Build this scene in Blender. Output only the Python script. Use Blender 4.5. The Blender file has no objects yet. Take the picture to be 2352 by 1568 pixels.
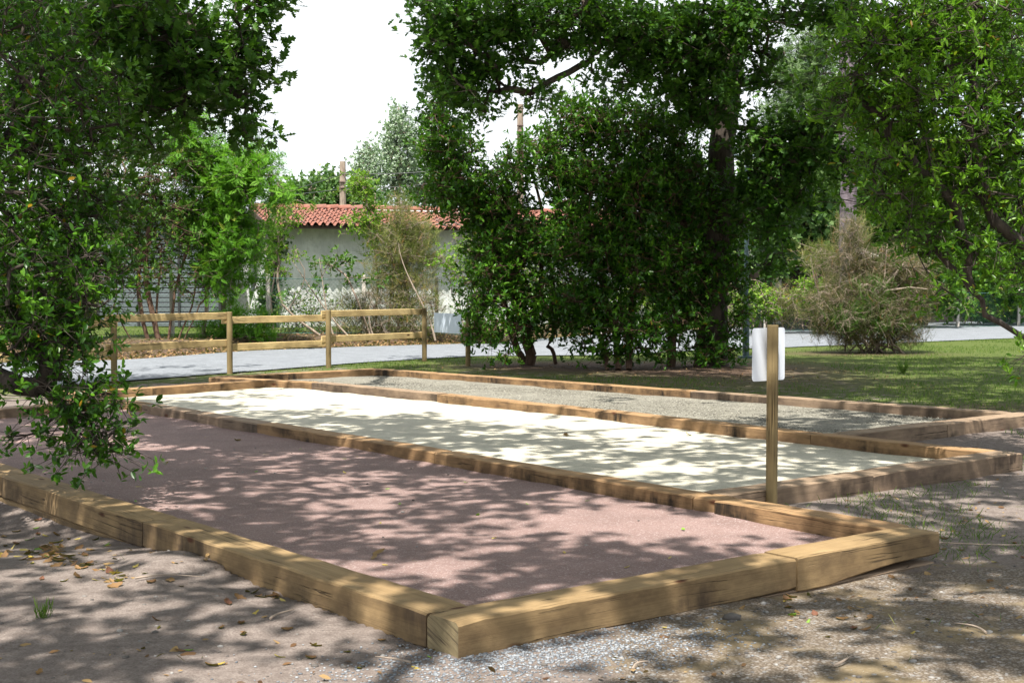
import bpy, bmesh, math, random
import numpy as np
from mathutils import Vector, Matrix, noise as mnoise

random.seed(7)
S = bpy.context.scene
COL = S.collection
R = math.radians

# ------------------------------------------------------------------ camera, light, sky
F = 3159.0                      # focal length in px of a 2352 px wide picture
PITCH = math.atan(129 / F)
CAMH = 1.6
cam_d = bpy.data.cameras.new('camera'); cam = bpy.data.objects.new('camera', cam_d); COL.objects.link(cam)
cam.location = (0, 0, CAMH); cam.rotation_euler = (math.pi / 2 - PITCH, 0, 0)
cam_d.sensor_width = 36; cam_d.lens = 36 * F / 2352; cam_d.clip_end = 2000; cam_d.clip_start = .1
S.camera = cam

SUN_EL, SUN_AZ = R(63), R(-15)  # azimuth: angle of the sun's side, from straight behind the camera
SH = Vector((math.sin(SUN_AZ), -math.cos(SUN_AZ)))           # horizontal direction towards the sun
to_sun = Vector((SH.x * math.cos(SUN_EL), SH.y * math.cos(SUN_EL), math.sin(SUN_EL)))
sl = bpy.data.lights.new('sun', 'SUN'); sl.energy = 4.9; sl.angle = R(.53); sl.color = (1, .95, .87)
so = bpy.data.objects.new('sun', sl); COL.objects.link(so); so.location = (0, 0, 30)
so.rotation_euler = to_sun.to_track_quat('Z', 'Y').to_euler()

w = bpy.data.worlds.new('World'); S.world = w; w.use_nodes = True
nt = w.node_tree; N = nt.nodes; L = nt.links
bg = N['Background']; bg.inputs['Strength'].default_value = .12
sky = N.new('ShaderNodeTexSky'); sky.sky_type = 'NISHITA'; sky.sun_disc = False
sky.sun_elevation = SUN_EL; sky.sun_rotation = math.atan2(to_sun.x, to_sun.y)
sky.air_density = 1.1; sky.dust_density = 2.0
tc = N.new('ShaderNodeTexCoord'); mp = N.new('ShaderNodeMapping'); mp.inputs['Scale'].default_value = (1.4, 1.4, 4.2)
mp.inputs['Location'].default_value = (1.3, .4, 2.1)
L.new(tc.outputs['Generated'], mp.inputs['Vector'])
cn = N.new('ShaderNodeTexNoise'); cn.inputs['Scale'].default_value = 1.6; cn.inputs['Detail'].default_value = 6
cn.inputs['Roughness'].default_value = .5
L.new(mp.outputs['Vector'], cn.inputs['Vector'])
cr = N.new('ShaderNodeValToRGB'); cr.color_ramp.elements[0].position = .30; cr.color_ramp.elements[0].color = (.25, .25, .25, 1)
cr.color_ramp.elements[1].position = .50; cr.color_ramp.elements[1].color = (1, 1, 1, 1)
L.new(cn.outputs['Fac'], cr.inputs['Fac'])
mx = N.new('ShaderNodeMix'); mx.data_type = 'RGBA'
L.new(cr.outputs['Color'], mx.inputs['Factor']); L.new(sky.outputs['Color'], mx.inputs[6])
mx.inputs[7].default_value = (4.7, 4.9, 5.1, 1)
L.new(mx.outputs[2], bg.inputs['Color'])

S.view_settings.view_transform = 'Standard'; S.view_settings.look = 'None'
S.view_settings.exposure = 1.2; S.view_settings.gamma = 1
S.render.engine = 'CYCLES'
S.cycles.max_bounces = 6; S.cycles.transparent_max_bounces = 4

# ------------------------------------------------------------------ measuring helpers (px of a 2352 x 1568 picture)
cp, sp_ = math.cos(PITCH), math.sin(PITCH)
def ray(u, v):
    x = (u - 1176) / F; y = -(v - 784) / F
    return x, cp + y * sp_, -sp_ + y * cp
def G(u, v, z=0.):
    x, y, dz = ray(u, v); t = (z - CAMH) / dz
    return (x * t, y * t)
def W(u, v, d):
    x, y, dz = ray(u, v); t = d / y
    return np.array((x * t, d, CAMH + dz * t))
O = np.array(G(1053, 1430, .15)); UA = np.array((-.624, .781)); VA = np.array((.781, .624))
def LC(u, v): return O + UA * u + VA * v            # court coordinates -> world xy
def toL(x, y): return ((x - O[0]) * UA[0] + (y - O[1]) * UA[1], (x - O[0]) * VA[0] + (y - O[1]) * VA[1])

# ------------------------------------------------------------------ object helpers
def tag(o, label=None, cat=None, group=None, kind=None):
    if label: o['label'] = label
    if cat: o['category'] = cat
    if group: o['group'] = group
    if kind: o['kind'] = kind
    return o
def thing(name, label, cat, loc, group=None, rz=0):
    o = bpy.data.objects.new(name, None); COL.objects.link(o); o.location = loc; o.rotation_euler = (0, 0, rz)
    o.empty_display_size = .1
    return tag(o, label, cat, group)
def link(name, me, parent=None, loc=None):
    o = bpy.data.objects.new(name, me); COL.objects.link(o)
    if parent: o.parent = parent
    if loc is not None: o.location = loc
    return o
def mesh_np(name, verts, faces, mat, k=None, smooth=False, tint=None, mats=None, mi=None):
    """verts (N,3), faces (M,k) integer array (same size) -> mesh"""
    verts = np.asarray(verts, dtype=np.float32); faces = np.asarray(faces, dtype=np.int32)
    me = bpy.data.meshes.new(name); k = faces.shape[1]
    me.vertices.add(len(verts)); me.vertices.foreach_set('co', verts.ravel())
    me.loops.add(faces.size); me.loops.foreach_set('vertex_index', faces.ravel())
    me.polygons.add(len(faces)); me.polygons.foreach_set('loop_start', np.arange(0, faces.size, k, dtype=np.int32))
    try: me.polygons.foreach_set('loop_total', np.full(len(faces), k, dtype=np.int32))
    except Exception: pass
    if smooth: me.polygons.foreach_set('use_smooth', np.ones(len(faces), dtype=bool))
    for m in (mats or [mat]): me.materials.append(m)
    if mi is not None: me.polygons.foreach_set('material_index', np.asarray(mi, dtype=np.int32))
    if tint is not None:
        a = me.attributes.new('tint', 'FLOAT', 'POINT'); a.data.foreach_set('value', np.asarray(tint, dtype=np.float32))
    me.update(calc_edges=True)
    return me
class MB:
    """collects polygons into one mesh"""
    def __init__(s): s.v = []; s.f = []; s.m = []
    def poly(s, pts, m=0):
        b = len(s.v); s.v += [tuple(p) for p in pts]; s.f.append(tuple(range(b, b + len(pts)))); s.m.append(m)
    def grid(s, rows, closed=False, m=0):
        b = len(s.v); n = len(rows[0])
        for r in rows: s.v += [tuple(p) for p in r]
        for i in range(len(rows) - 1):
            for j in range(n if closed else n - 1):
                j2 = (j + 1) % n
                s.f.append((b + i * n + j, b + i * n + j2, b + (i + 1) * n + j2, b + (i + 1) * n + j)); s.m.append(m)
    def cap(s, ring, m=0, flip=False):
        s.poly(ring[::-1] if flip else ring, m)
    def tube(s, pts, rad, n=8, m=0, cap=True, squash=1.):
        pts = [Vector(p) for p in pts]; rows = []
        for i, p in enumerate(pts):
            d = (pts[min(i + 1, len(pts) - 1)] - pts[max(i - 1, 0)]).normalized()
            a = d.cross(Vector((0, 0, 1)) if abs(d.z) < .9 else Vector((1, 0, 0))).normalized(); b = d.cross(a)
            r = rad[i] if hasattr(rad, '__len__') else rad
            rows.append([p + (a * math.cos(t) + b * math.sin(t) * squash) * r for t in [2 * math.pi * k / n for k in range(n)]])
        s.grid(rows, True, m)
        if cap: s.poly(rows[0], m); s.poly(rows[-1][::-1], m)
    def box(s, c, sz, ch=.0, rot=None, m=0):
        x, y, z = [q / 2 for q in sz]; M = rot or Matrix.Identity(3); c = Vector(c)
        prof = [(-y + ch, -z), (y - ch, -z), (y, -z + ch), (y, z - ch), (y - ch, z), (-y + ch, z), (-y, z - ch), (-y, -z + ch)] if ch else [(-y, -z), (y, -z), (y, z), (-y, z)]
        rows = [[c + M @ Vector((xx, a, b)) for a, b in prof] for xx in (-x, x)]
        s.grid(rows, True, m); s.poly(rows[0], m); s.poly(rows[1][::-1], m)
    def build(s, name, mats, parent=None, smooth=False, loc=None):
        me = bpy.data.meshes.new(name); me.from_pydata(s.v, [], s.f)
        for q in (mats if isinstance(mats, (list, tuple)) else [mats]): me.materials.append(q)
        me.polygons.foreach_set('material_index', s.m)
        bm = bmesh.new(); bm.from_mesh(me)
        bmesh.ops.recalc_face_normals(bm, faces=bm.faces); bm.to_mesh(me); bm.free()
        if smooth: me.polygons.foreach_set('use_smooth', [True] * len(me.polygons))
        return link(name, me, parent, loc)

# ------------------------------------------------------------------ materials
def new_mat(name):
    m = bpy.data.materials.new(name); m.use_nodes = True
    return m, m.node_tree.nodes, m.node_tree.links, m.node_tree.nodes['Principled BSDF']
def noise_n(N, L, vec, scale, detail=3, rough=.5, mapping=None, w=None):
    if mapping:
        mp = N.new('ShaderNodeMapping'); mp.inputs['Scale'].default_value = mapping; L.new(vec, mp.inputs['Vector']); vec = mp.outputs['Vector']
    n = N.new('ShaderNodeTexNoise'); n.inputs['Scale'].default_value = scale; n.inputs['Detail'].default_value = detail
    n.inputs['Roughness'].default_value = rough; L.new(vec, n.inputs['Vector']); return n.outputs['Fac']
def ramp(N, L, fac, stops):
    r = N.new('ShaderNodeValToRGB'); e = r.color_ramp.elements
    while len(e) < len(stops): e.new(.5)
    for el, (p, c) in zip(e, stops):
        el.position = p; el.color = (*c, 1) if hasattr(c, '__len__') else (c, c, c, 1)
    L.new(fac, r.inputs['Fac']); return r.outputs['Color']
def mixc(N, L, fac, a, b, mode='MIX'):
    m = N.new('ShaderNodeMix'); m.data_type = 'RGBA'; m.blend_type = mode
    for sock, val in ((m.inputs[0], fac), (m.inputs[6], a), (m.inputs[7], b)):
        if hasattr(val, 'default_value') or hasattr(val, 'is_linked'): L.new(val, sock)
        elif hasattr(val, '__len__'): sock.default_value = (*val, 1)
        else: sock.default_value = val
    return m.outputs[2]
def bump(N, L, h, strength, dist, bsdf, prev=None):
    b = N.new('ShaderNodeBump'); b.inputs['Strength'].default_value = strength; b.inputs['Distance'].default_value = dist
    L.new(h, b.inputs['Height'])
    if prev is not None: L.new(prev, b.inputs['Normal'])
    L.new(b.outputs['Normal'], bsdf.inputs['Normal']); return b.outputs['Normal']
def coord(N, kind='Object'):
    return N.new('ShaderNodeTexCoord').outputs[kind]

def leaf_mat(name, dark, mid, light, odd=(.22, .13, .012), rough=.42, trans=.3, spec=.28, oddpos=.975):
    m, N, L, b = new_mat(name)
    a = N.new('ShaderNodeAttribute'); a.attribute_name = 'tint'
    c = ramp(N, L, a.outputs['Fac'], [(0, dark), (.45, mid), (.9, light), (oddpos, odd)])
    L.new(c, b.inputs['Base Color']); b.inputs['Roughness'].default_value = rough
    b.inputs['Specular IOR Level'].default_value = spec
    t = N.new('ShaderNodeBsdfTranslucent')
    tcx = mixc(N, L, .65, c, (.14, .34, .015), 'MIX'); L.new(tcx, t.inputs['Color'])
    ms = N.new('ShaderNodeMixShader'); ms.inputs[0].default_value = trans
    L.new(b.outputs[0], ms.inputs[1]); L.new(t.outputs[0], ms.inputs[2])
    L.new(ms.outputs[0], N['Material Output'].inputs['Surface'])
    return m
def bark_mat(name, c1, c2, scale=14, z=.22, bs=.8, bd=.02):
    m, N, L, b = new_mat(name); v = coord(N)
    n = noise_n(N, L, v, scale, 5, .65, (1, 1, z))
    L.new(ramp(N, L, n, [(.35, c1), (.65, c2)]), b.inputs['Base Color']); b.inputs['Roughness'].default_value = .9
    bump(N, L, n, bs, bd, b); return m
def plain(name, c, rough=.7, metal=0, var=.12, scale=6):
    m, N, L, b = new_mat(name); v = coord(N)
    n = noise_n(N, L, v, scale, 4, .6)
    L.new(ramp(N, L, n, [(.3, tuple(q * (1 - var) for q in c)), (.7, tuple(min(1, q * (1 + var)) for q in c))]), b.inputs['Base Color'])
    b.inputs['Roughness'].default_value = rough; b.inputs['Metallic'].default_value = metal
    return m

def wood_mat(name, c_lo, c_hi, stain=.5, stain_col=(.035, .022, .012), grey=0., vert=False):
    m, N, L, b = new_mat(name); v0 = coord(N)
    if vert:
        vr = N.new('ShaderNodeVectorRotate'); vr.rotation_type = 'Y_AXIS'; vr.inputs['Angle'].default_value = math.pi / 2; L.new(v0, vr.inputs['Vector']); v0 = vr.outputs[0]
    oi = N.new('ShaderNodeObjectInfo'); ad = N.new('ShaderNodeVectorMath'); ad.operation = 'ADD'
    sc = N.new('ShaderNodeVectorMath'); sc.operation = 'SCALE'; sc.inputs[0].default_value = (37, 11, 7); L.new(oi.outputs['Random'], sc.inputs['Scale'])
    L.new(v0, ad.inputs[0]); L.new(sc.outputs[0], ad.inputs[1]); v = ad.outputs[0]
    grain = noise_n(N, L, v, 7, 4, .55, (.12, 2.2, 2.2))
    fine = noise_n(N, L, v, 60, 3, .6, (.04, 2.2, 2.2))
    c = ramp(N, L, grain, [(.2, c_lo), (.45, tuple(p * .35 + q * .65 for p, q in zip(c_lo, c_hi))), (.75, c_hi)])
    c = mixc(N, L, ramp(N, L, fine, [(.36, .55), (.52, 0.)]), c, tuple(q * .8 for q in c_lo))
    blot = noise_n(N, L, v, 2.6, 4, .6); c = mixc(N, L, ramp(N, L, blot, [(.35, .5), (.6, 0.)]), c, tuple(q * .8 for q in c_lo))
    # long drying cracks
    crk = noise_n(N, L, v, 5, 3, .5, (.07, 4.5, 4.5))
    crm = ramp(N, L, crk, [(.490, 0.), (.498, 1.), (.502, 1.), (.510, 0.)])
    gate = ramp(N, L, noise_n(N, L, v, 1.7, 2), [(.5, 0.), (.56, 1.)])
    crf = mixc(N, L, 1., crm, gate, 'MULTIPLY')
    c = mixc(N, L, crf, c, (.03, .018, .008))
    # saw marks / damp stains, blotchy
    st = ramp(N, L, noise_n(N, L, v, 1.2, 5, .6, (1, 1.6, 1.6)), [(.47, 0.), (.60, 1.)])
    st2 = ramp(N, L, noise_n(N, L, v, 7, 4, .65, (1.5, .6, .35)), [(.36, .35), (.58, 1.)])
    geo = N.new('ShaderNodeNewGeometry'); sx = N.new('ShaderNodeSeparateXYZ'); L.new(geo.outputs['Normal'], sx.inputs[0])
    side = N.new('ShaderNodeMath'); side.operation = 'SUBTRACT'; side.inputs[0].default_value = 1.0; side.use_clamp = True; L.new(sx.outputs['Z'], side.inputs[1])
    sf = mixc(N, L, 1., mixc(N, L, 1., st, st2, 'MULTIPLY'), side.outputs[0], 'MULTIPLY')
    dirt_shade = noise_n(N, L, v, 5, 5, .7, (.5, 1, 1)); dm = mixc(N, L, 1., ramp(N, L, dirt_shade, [(.40, .1), (.66, .85)]), side.outputs[0], 'MULTIPLY')  # dirt on side faces, strengthened to put deeper shade into the timber sides
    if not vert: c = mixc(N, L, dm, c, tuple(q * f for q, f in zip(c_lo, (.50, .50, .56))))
    ml = N.new('ShaderNodeMath'); ml.operation = 'MULTIPLY'; ml.inputs[1].default_value = stain; L.new(sf, ml.inputs[0])
    c = mixc(N, L, ml.outputs[0], c, stain_col)
    # knots
    vo = N.new('ShaderNodeTexVoronoi'); vo.inputs['Scale'].default_value = 2.0
    mp = N.new('ShaderNodeMapping'); mp.inputs['Scale'].default_value = (.8, 2.2, 2.2); L.new(v, mp.inputs['Vector']); L.new(mp.outputs[0], vo.inputs['Vector'])
    kn = ramp(N, L, vo.outputs['Distance'], [(.05, 1.), (.10, 0.)])
    c = mixc(N, L, kn, c, (.07, .025, .01))
    if grey:
        c = mixc(N, L, grey, c, (.26, .24, .22))
    L.new(c, b.inputs['Base Color']); b.inputs['Roughness'].default_value = .78; b.inputs['Specular IOR Level'].default_value = .25
    n1 = bump(N, L, grain, .15, .004, b); n2 = bump(N, L, noise_n(N, L, v, 160, 2, .6, (.5, 1, 1)), .5, .002, b, n1)
    inv = N.new('ShaderNodeMath'); inv.operation = 'SUBTRACT'; inv.inputs[0].default_value = 1; L.new(crf, inv.inputs[1])
    bump(N, L, inv.outputs[0], .8, .01, b, n2)
    return m
def endgrain_mat():
    m, N, L, b = new_mat('oak_end_grain'); v = coord(N)
    mp = N.new('ShaderNodeMapping'); mp.inputs['Rotation'].default_value = (R(-22), 0, 0); L.new(v, mp.inputs['Vector'])
    st = noise_n(N, L, mp.outputs[0], 5, 4, .6, (1, 1.0, 17)); pt = noise_n(N, L, v, 14, 3, .5)
    c = ramp(N, L, st, [(.36, (.085, .06, .032)), (.47, (.20, .155, .08)), (.7, (.27, .215, .115))])
    c = mixc(N, L, ramp(N, L, pt, [(.4, .45), (.6, 0.)]), c, (.12, .09, .05))
    L.new(c, b.inputs['Base Color']); b.inputs['Roughness'].default_value = .85; bump(N, L, st, .6, .006, b)
    return m

M = {}
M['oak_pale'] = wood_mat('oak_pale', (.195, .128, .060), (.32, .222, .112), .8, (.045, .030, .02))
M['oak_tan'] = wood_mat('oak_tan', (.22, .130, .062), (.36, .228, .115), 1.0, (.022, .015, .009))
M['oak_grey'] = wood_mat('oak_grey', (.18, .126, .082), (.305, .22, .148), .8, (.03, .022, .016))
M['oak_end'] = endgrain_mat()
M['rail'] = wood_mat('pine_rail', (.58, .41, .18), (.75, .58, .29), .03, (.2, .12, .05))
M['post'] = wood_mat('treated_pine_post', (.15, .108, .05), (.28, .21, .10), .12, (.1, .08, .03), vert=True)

def ground_mat():
    m, N, L, b = new_mat('ground_soil'); v = coord(N)
    a = N.new('ShaderNodeAttribute'); a.attribute_name = 'mask'; s = N.new('ShaderNodeSeparateColor'); L.new(a.outputs['Color'], s.inputs[0])
    big = noise_n(N, L, v, .9, 4); fine = noise_n(N, L, v, 95, 3, .7); mid = noise_n(N, L, v, 14, 5, .65)
    sand = ramp(N, L, fine, [(.3, (.11, .088, .077)), (.5, (.18, .15, .134)), (.72, (.25, .213, .19))])
    sand = mixc(N, L, ramp(N, L, mid, [(.35, .55), (.6, 0.)]), sand, (.085, .066, .058))
    # speckled gritty gravel
    vo = N.new('ShaderNodeTexVoronoi'); vo.inputs['Scale'].default_value = 70; L.new(v, vo.inputs['Vector'])
    grit = mixc(N, L, ramp(N, L, vo.outputs['Distance'], [(.2, 0.), (.55, 1.)]), (.20, .17, .138), (.10, .078, .058))
    vs = N.new('ShaderNodeSeparateColor'); L.new(vo.outputs['Color'], vs.inputs[0])
    grit = mixc(N, L, ramp(N, L, vs.outputs[0], [(.78, 0.), (.92, .6)]), grit, (.27, .255, .24))
    grit = mixc(N, L, ramp(N, L, noise_n(N, L, v, 2.3, 3), [(.5, 0.), (.62, .8)]), grit, (.18, .138, .08))
    gm = N.new('ShaderNodeMath'); gm.operation = 'ADD'; L.new(s.outputs[1], gm.inputs[0])
    gn = N.new('ShaderNodeMath'); gn.operation = 'MULTIPLY_ADD'; gn.inputs[1].default_value = .8; gn.inputs[2].default_value = -.4; L.new(mid, gn.inputs[0])
    L.new(gn.outputs[0], gm.inputs[1])
    c = mixc(N, L, ramp(N, L, gm.outputs[0], [(.4, 0.), (.6, 1.)]), sand, grit)
    # grass cover
    gr = ramp(N, L, noise_n(N, L, v, 30, 4, .7), [(.3, (.03, .05, .008)), (.55, (.07, .095, .02)), (.75, (.15, .145, .055))])
    am = N.new('ShaderNodeMath'); am.operation = 'ADD'; L.new(s.outputs[0], am.inputs[0])
    an = N.new('ShaderNodeMath'); an.operation = 'MULTIPLY_ADD'; an.inputs[1].default_value = 1.6; an.inputs[2].default_value = -.8
    L.new(noise_n(N, L, v, 3.2, 6, .7), an.inputs[0]); L.new(an.outputs[0], am.inputs[1])
    c = mixc(N, L, ramp(N, L, am.outputs[0], [(.42, 0.), (.62, 1.)]), c, gr)
    # brown leaf mould / mulch
    mu = ramp(N, L, noise_n(N, L, v, 22, 5, .75), [(.3, (.035, .023, .016)), (.5, (.08, .052, .036)), (.7, (.18, .13, .095))])
    c = mixc(N, L, s.outputs[2], c, mu)
    L.new(c, b.inputs['Base Color']); b.inputs['Roughness'].default_value = .95; b.inputs['Specular IOR Level'].default_value = .15
    n1 = bump(N, L, mid, .55, .03, b); bump(N, L, fine, .6, .008, b, n1)
    return m
def sandlane_mat(name, lo, mid_, hi, scale=130, speck=None, bd=.006):
    m, N, L, b = new_mat(name); v = coord(N)
    n = noise_n(N, L, v, scale, 3, .75); n2 = noise_n(N, L, v, 2.2, 4, .6)
    c = ramp(N, L, n, [(.3, lo), (.5, mid_), (.7, hi)])
    c = mixc(N, L, ramp(N, L, n2, [(.35, .35), (.65, 0.)]), c, tuple(q * .6 for q in lo))
    vo = N.new('ShaderNodeTexVoronoi'); vo.inputs['Scale'].default_value = scale * .8; L.new(v, vo.inputs['Vector'])
    vs = N.new('ShaderNodeSeparateColor'); L.new(vo.outputs['Color'], vs.inputs[0])
    if speck: c = mixc(N, L, ramp(N, L, vs.outputs[0], [(.86, 0.), (.95, .6)]), c, speck)
    L.new(c, b.inputs['Base Color']); b.inputs['Roughness'].default_value = .9; b.inputs['Specular IOR Level'].default_value = .3
    n1 = bump(N, L, noise_n(N, L, v, 9, 4, .6), .45, .03, b); bump(N, L, n, .8, bd, b, n1)
    return m
M['ground'] = ground_mat()
M['pink'] = sandlane_mat('pink_grit', (.15, .095, .084), (.235, .158, .142), (.335, .245, .225), 150, (.38, .32, .31))
M['white'] = sandlane_mat('cream_sand', (.39, .365, .29), (.48, .452, .365), (.56, .54, .45), 130, (.2, .19, .16))
M['greyg'] = sandlane_mat('grey_gravel', (.10, .095, .08), (.20, .19, .155), (.31, .295, .245), 60, (.08, .075, .07), .012)
M['path'] = sandlane_mat('path_gravel', (.12, .13, .145), (.18, .195, .213), (.25, .265, .285), 40, (.12, .13, .14), .012)

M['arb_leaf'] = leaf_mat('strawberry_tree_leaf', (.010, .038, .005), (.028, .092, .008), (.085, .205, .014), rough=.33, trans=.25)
M['arb_leaf2'] = leaf_mat('strawberry_tree_leaf_sunny', (.02, .065, .005), (.065, .155, .010), (.16, .31, .02), rough=.34, trans=.4)  # lighter copy of the leaf colours, with sunlight put into them
M['oak_leaf'] = leaf_mat('oak_leaf', (.014, .046, .007), (.032, .095, .010), (.075, .17, .02), odd=(.08, .16, .02), rough=.5, trans=.28)
M['rob_leaf'] = leaf_mat('robinia_leaf', (.045, .13, .010), (.085, .235, .015), (.15, .33, .025), odd=(.22, .26, .03), rough=.55, trans=.42)
M['dark_leaf'] = leaf_mat('thicket_leaf', (.016, .05, .009), (.036, .098, .012), (.09, .19, .02), odd=(.2, .2, .03), rough=.5, trans=.3)
M['pale_leaf'] = leaf_mat('poplar_leaf', (.15, .20, .14), (.26, .33, .24), (.42, .49, .38), odd=(.5, .55, .45), rough=.5, trans=.3)
M['lime_leaf'] = leaf_mat('sapling_leaf', (.05, .12, .01), (.11, .22, .016), (.21, .32, .03), odd=(.3, .2, .02), rough=.5, trans=.4)
M['acacia_leaf'] = leaf_mat('acacia_leaf', (.06, .11, .045), (.11, .18, .075), (.21, .29, .13), odd=(.3, .35, .2), rough=.5, trans=.3)
M['far_leaf'] = leaf_mat('far_leaf', (.03, .075, .022), (.06, .125, .035), (.13, .21, .06), odd=(.25, .3, .1), rough=.6, trans=.25)
M['heather'] = leaf_mat('heather_sprig', (.035, .042, .014), (.085, .082, .034), (.18, .13, .07), odd=(.25, .11, .035), rough=.7, trans=.2)
M['heather_g'] = leaf_mat('heather_green_sprig', (.045, .07, .014), (.12, .145, .032), (.24, .21, .07), odd=(.4, .2, .06), rough=.7, trans=.25)
M['dead'] = plain('dead_twig', (.30, .24, .19), .9, 0, .3, 9)
M['bark'] = bark_mat('oak_bark', (.022, .016, .012), (.085, .065, .05))
M['redbark'] = bark_mat('reddish_bark', (.05, .028, .018), (.14, .08, .05), 20)
M['greybark'] = bark_mat('grey_bark', (.16, .12, .095), (.34, .27, .21), 16)
M['pinebark'] = bark_mat('pine_bark', (.055, .042, .05), (.16, .13, .15), 7, .5, 1, .05)
M['grass'] = leaf_mat('grass_blade', (.025, .055, .008), (.06, .11, .014), (.14, .19, .035), odd=(.25, .22, .09), rough=.6, trans=.35)

def V3(a): return np.asarray(a, float)
def norm(a): return a / (np.linalg.norm(a, axis=-1, keepdims=True) + 1e-9)

# ------------------------------------------------------------------ leaf templates: x along the leaf, y across, z up (unit length)
def T_ellip():
    v = [(0, 0, 0), (.3, .17, .03), (.68, .19, .03), (1, 0, -.06), (.68, -.19, .03), (.3, -.17, .03), (.5, 0, -.015)]
    f = [(0, 6, 1), (1, 6, 2), (2, 6, 3), (3, 6, 4), (4, 6, 5), (5, 6, 0)]
    return np.array(v), np.array(f)
def T_oak():
    mid = [(0, 0), (.28, 0), (.5, 0), (.72, 0), (1, 0)]
    up = [(.20, .07), (.33, .22), (.42, .10), (.56, .33), (.64, .13), (.80, .24), (.86, .09)]
    v = [(x, y, 0) for x, y in mid] + [(x, y, .05 * y / .3 + .02) for x, y in up] + [(x, -y, .05 * y / .3 + .02) for x, y in up]
    f = []
    for o, s in ((5, 1), (12, -1)):
        q = [(0, 1, o), (o, 1, o + 1), (1, o + 2, o + 1), (1, 2, o + 2), (2, o + 3, o + 2), (2, 3, o + 4), (2, o + 4, o + 3), (3, o + 5, o + 4), (3, 4, o + 6), (3, o + 6, o + 5)]
        f += [t if s > 0 else t[::-1] for t in q]
    return np.array(v), np.array(f)
def T_pinnate(n=7, w=.14):
    v = []; f = []
    for i in range(n):
        x = .15 + .75 * i / (n - 1); l = .30 * math.sin(math.pi * (.2 + .7 * i / (n - 1)))
        for s in (1, -1):
            b = len(v); v += [(x, 0, 0), (x + .075, s * l * .5, -.01), (x + .03, s * l, -.05), (x - .03, s * l * .5, 0)]
            f += [(b, b + 1, b + 2), (b, b + 2, b + 3)]
    b = len(v); v += [(.88, 0, 0), (.95, .05, 0), (1.1, 0, 0), (.95, -.05, 0)]; f += [(b, b + 1, b + 2), (b, b + 2, b + 3)]
    return np.array(v), np.array(f)
def T_quad():
    return np.array([(0, 0, 0), (.5, .28, .04), (1, 0, -.04), (.5, -.28, .04)]), np.array([(0, 1, 3), (1, 2, 3)])
def T_needles(n=7):
    v = []; f = []; r = random.Random(3)
    for i in range(n):
        x = i / n; s = 1 if i % 2 else -1; b = len(v); a = r.uniform(.25, .5)
        v += [(x, -.015, 0), (x + .03, .015, 0), (x + .3, s * a * .5, r.uniform(-.15, .15))]; f.append((b, b + 1, b + 2))
    b = len(v); v += [(0, -.012, 0), (0, .012, 0), (1.1, 0, 0)]; f.append((b, b + 1, b + 2))
    return np.array(v), np.array(f)
def T_blade():
    return np.array([(0, -.04, 0), (0, .04, 0), (.6, .02, .03), (1, 0, .15)]), np.array([(0, 1, 2), (0, 2, 3)])
TE, TO, TP, TQ, TN, TB = T_ellip(), T_oak(), T_pinnate(), T_quad(), T_needles(), T_blade()

def leaves(pos, dirs, nrm, size, tmpl, tint, wid=1.):
    """one mesh data set: pos (N,3), dirs (N,3) leaf axis, nrm (N,3) rough normal"""
    tv, tf = tmpl; n = len(pos)
    x = norm(dirs); y = norm(np.cross(nrm, x)); z = np.cross(x, y)
    size = np.broadcast_to(np.asarray(size, float), (n,))
    T = tv[None, :, :]
    P = pos[:, None, :] + size[:, None, None] * (T[..., 0:1] * x[:, None] + wid * T[..., 1:2] * y[:, None] + T[..., 2:3] * z[:, None])
    k = len(tv)
    Fc = (tf[None] + (np.arange(n) * k)[:, None, None]).reshape(-1, tf.shape[1])
    return P.reshape(-1, 3), Fc, np.repeat(tint, k)

def rosettes(rng, tips, tdir, k, size, tmpl, up=.5, open_=.9, ctint=None, oddf=.02, wid=1., droop=0., jit=.0):
    n = len(tips)
    t = np.repeat(tips, k, 0); d = np.repeat(norm(tdir), k, 0)
    r = rng.normal(size=(n * k, 3)); r -= (r * d).sum(1, keepdims=True) * d; r = norm(r)
    dirs = norm(d * rng.uniform(.1, 1., (n * k, 1)) + r * open_ * rng.uniform(.5, 1.2, (n * k, 1)) + np.array((0, 0, -droop)))
    nrm = np.array((0, 0, 1.)) * up + rng.normal(size=(n * k, 3)) * .45 + d * .4
    t = t + d * size * rng.uniform(-.9, .2, (n * k, 1)) + rng.normal(size=(n * k, 3)) * jit
    ti = rng.uniform(0, .9, n * k) ** 1.25 * .62 + (np.repeat(ctint, k) if ctint is not None else .18)
    ti = np.clip(ti, 0, .9)
    ti = np.where(rng.uniform(size=n * k) < oddf, 1., ti)
    return leaves(t, dirs, nrm, size * rng.uniform(.6, 1.15, n * k), tmpl, ti, wid)

def joinm(parts):
    vs, fs, ts, o = [], [], [], 0
    for v, f, t in parts:
        vs.append(v); fs.append(f + o); ts.append(t); o += len(v)
    return np.concatenate(vs), np.concatenate(fs), np.concatenate(ts)

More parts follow.
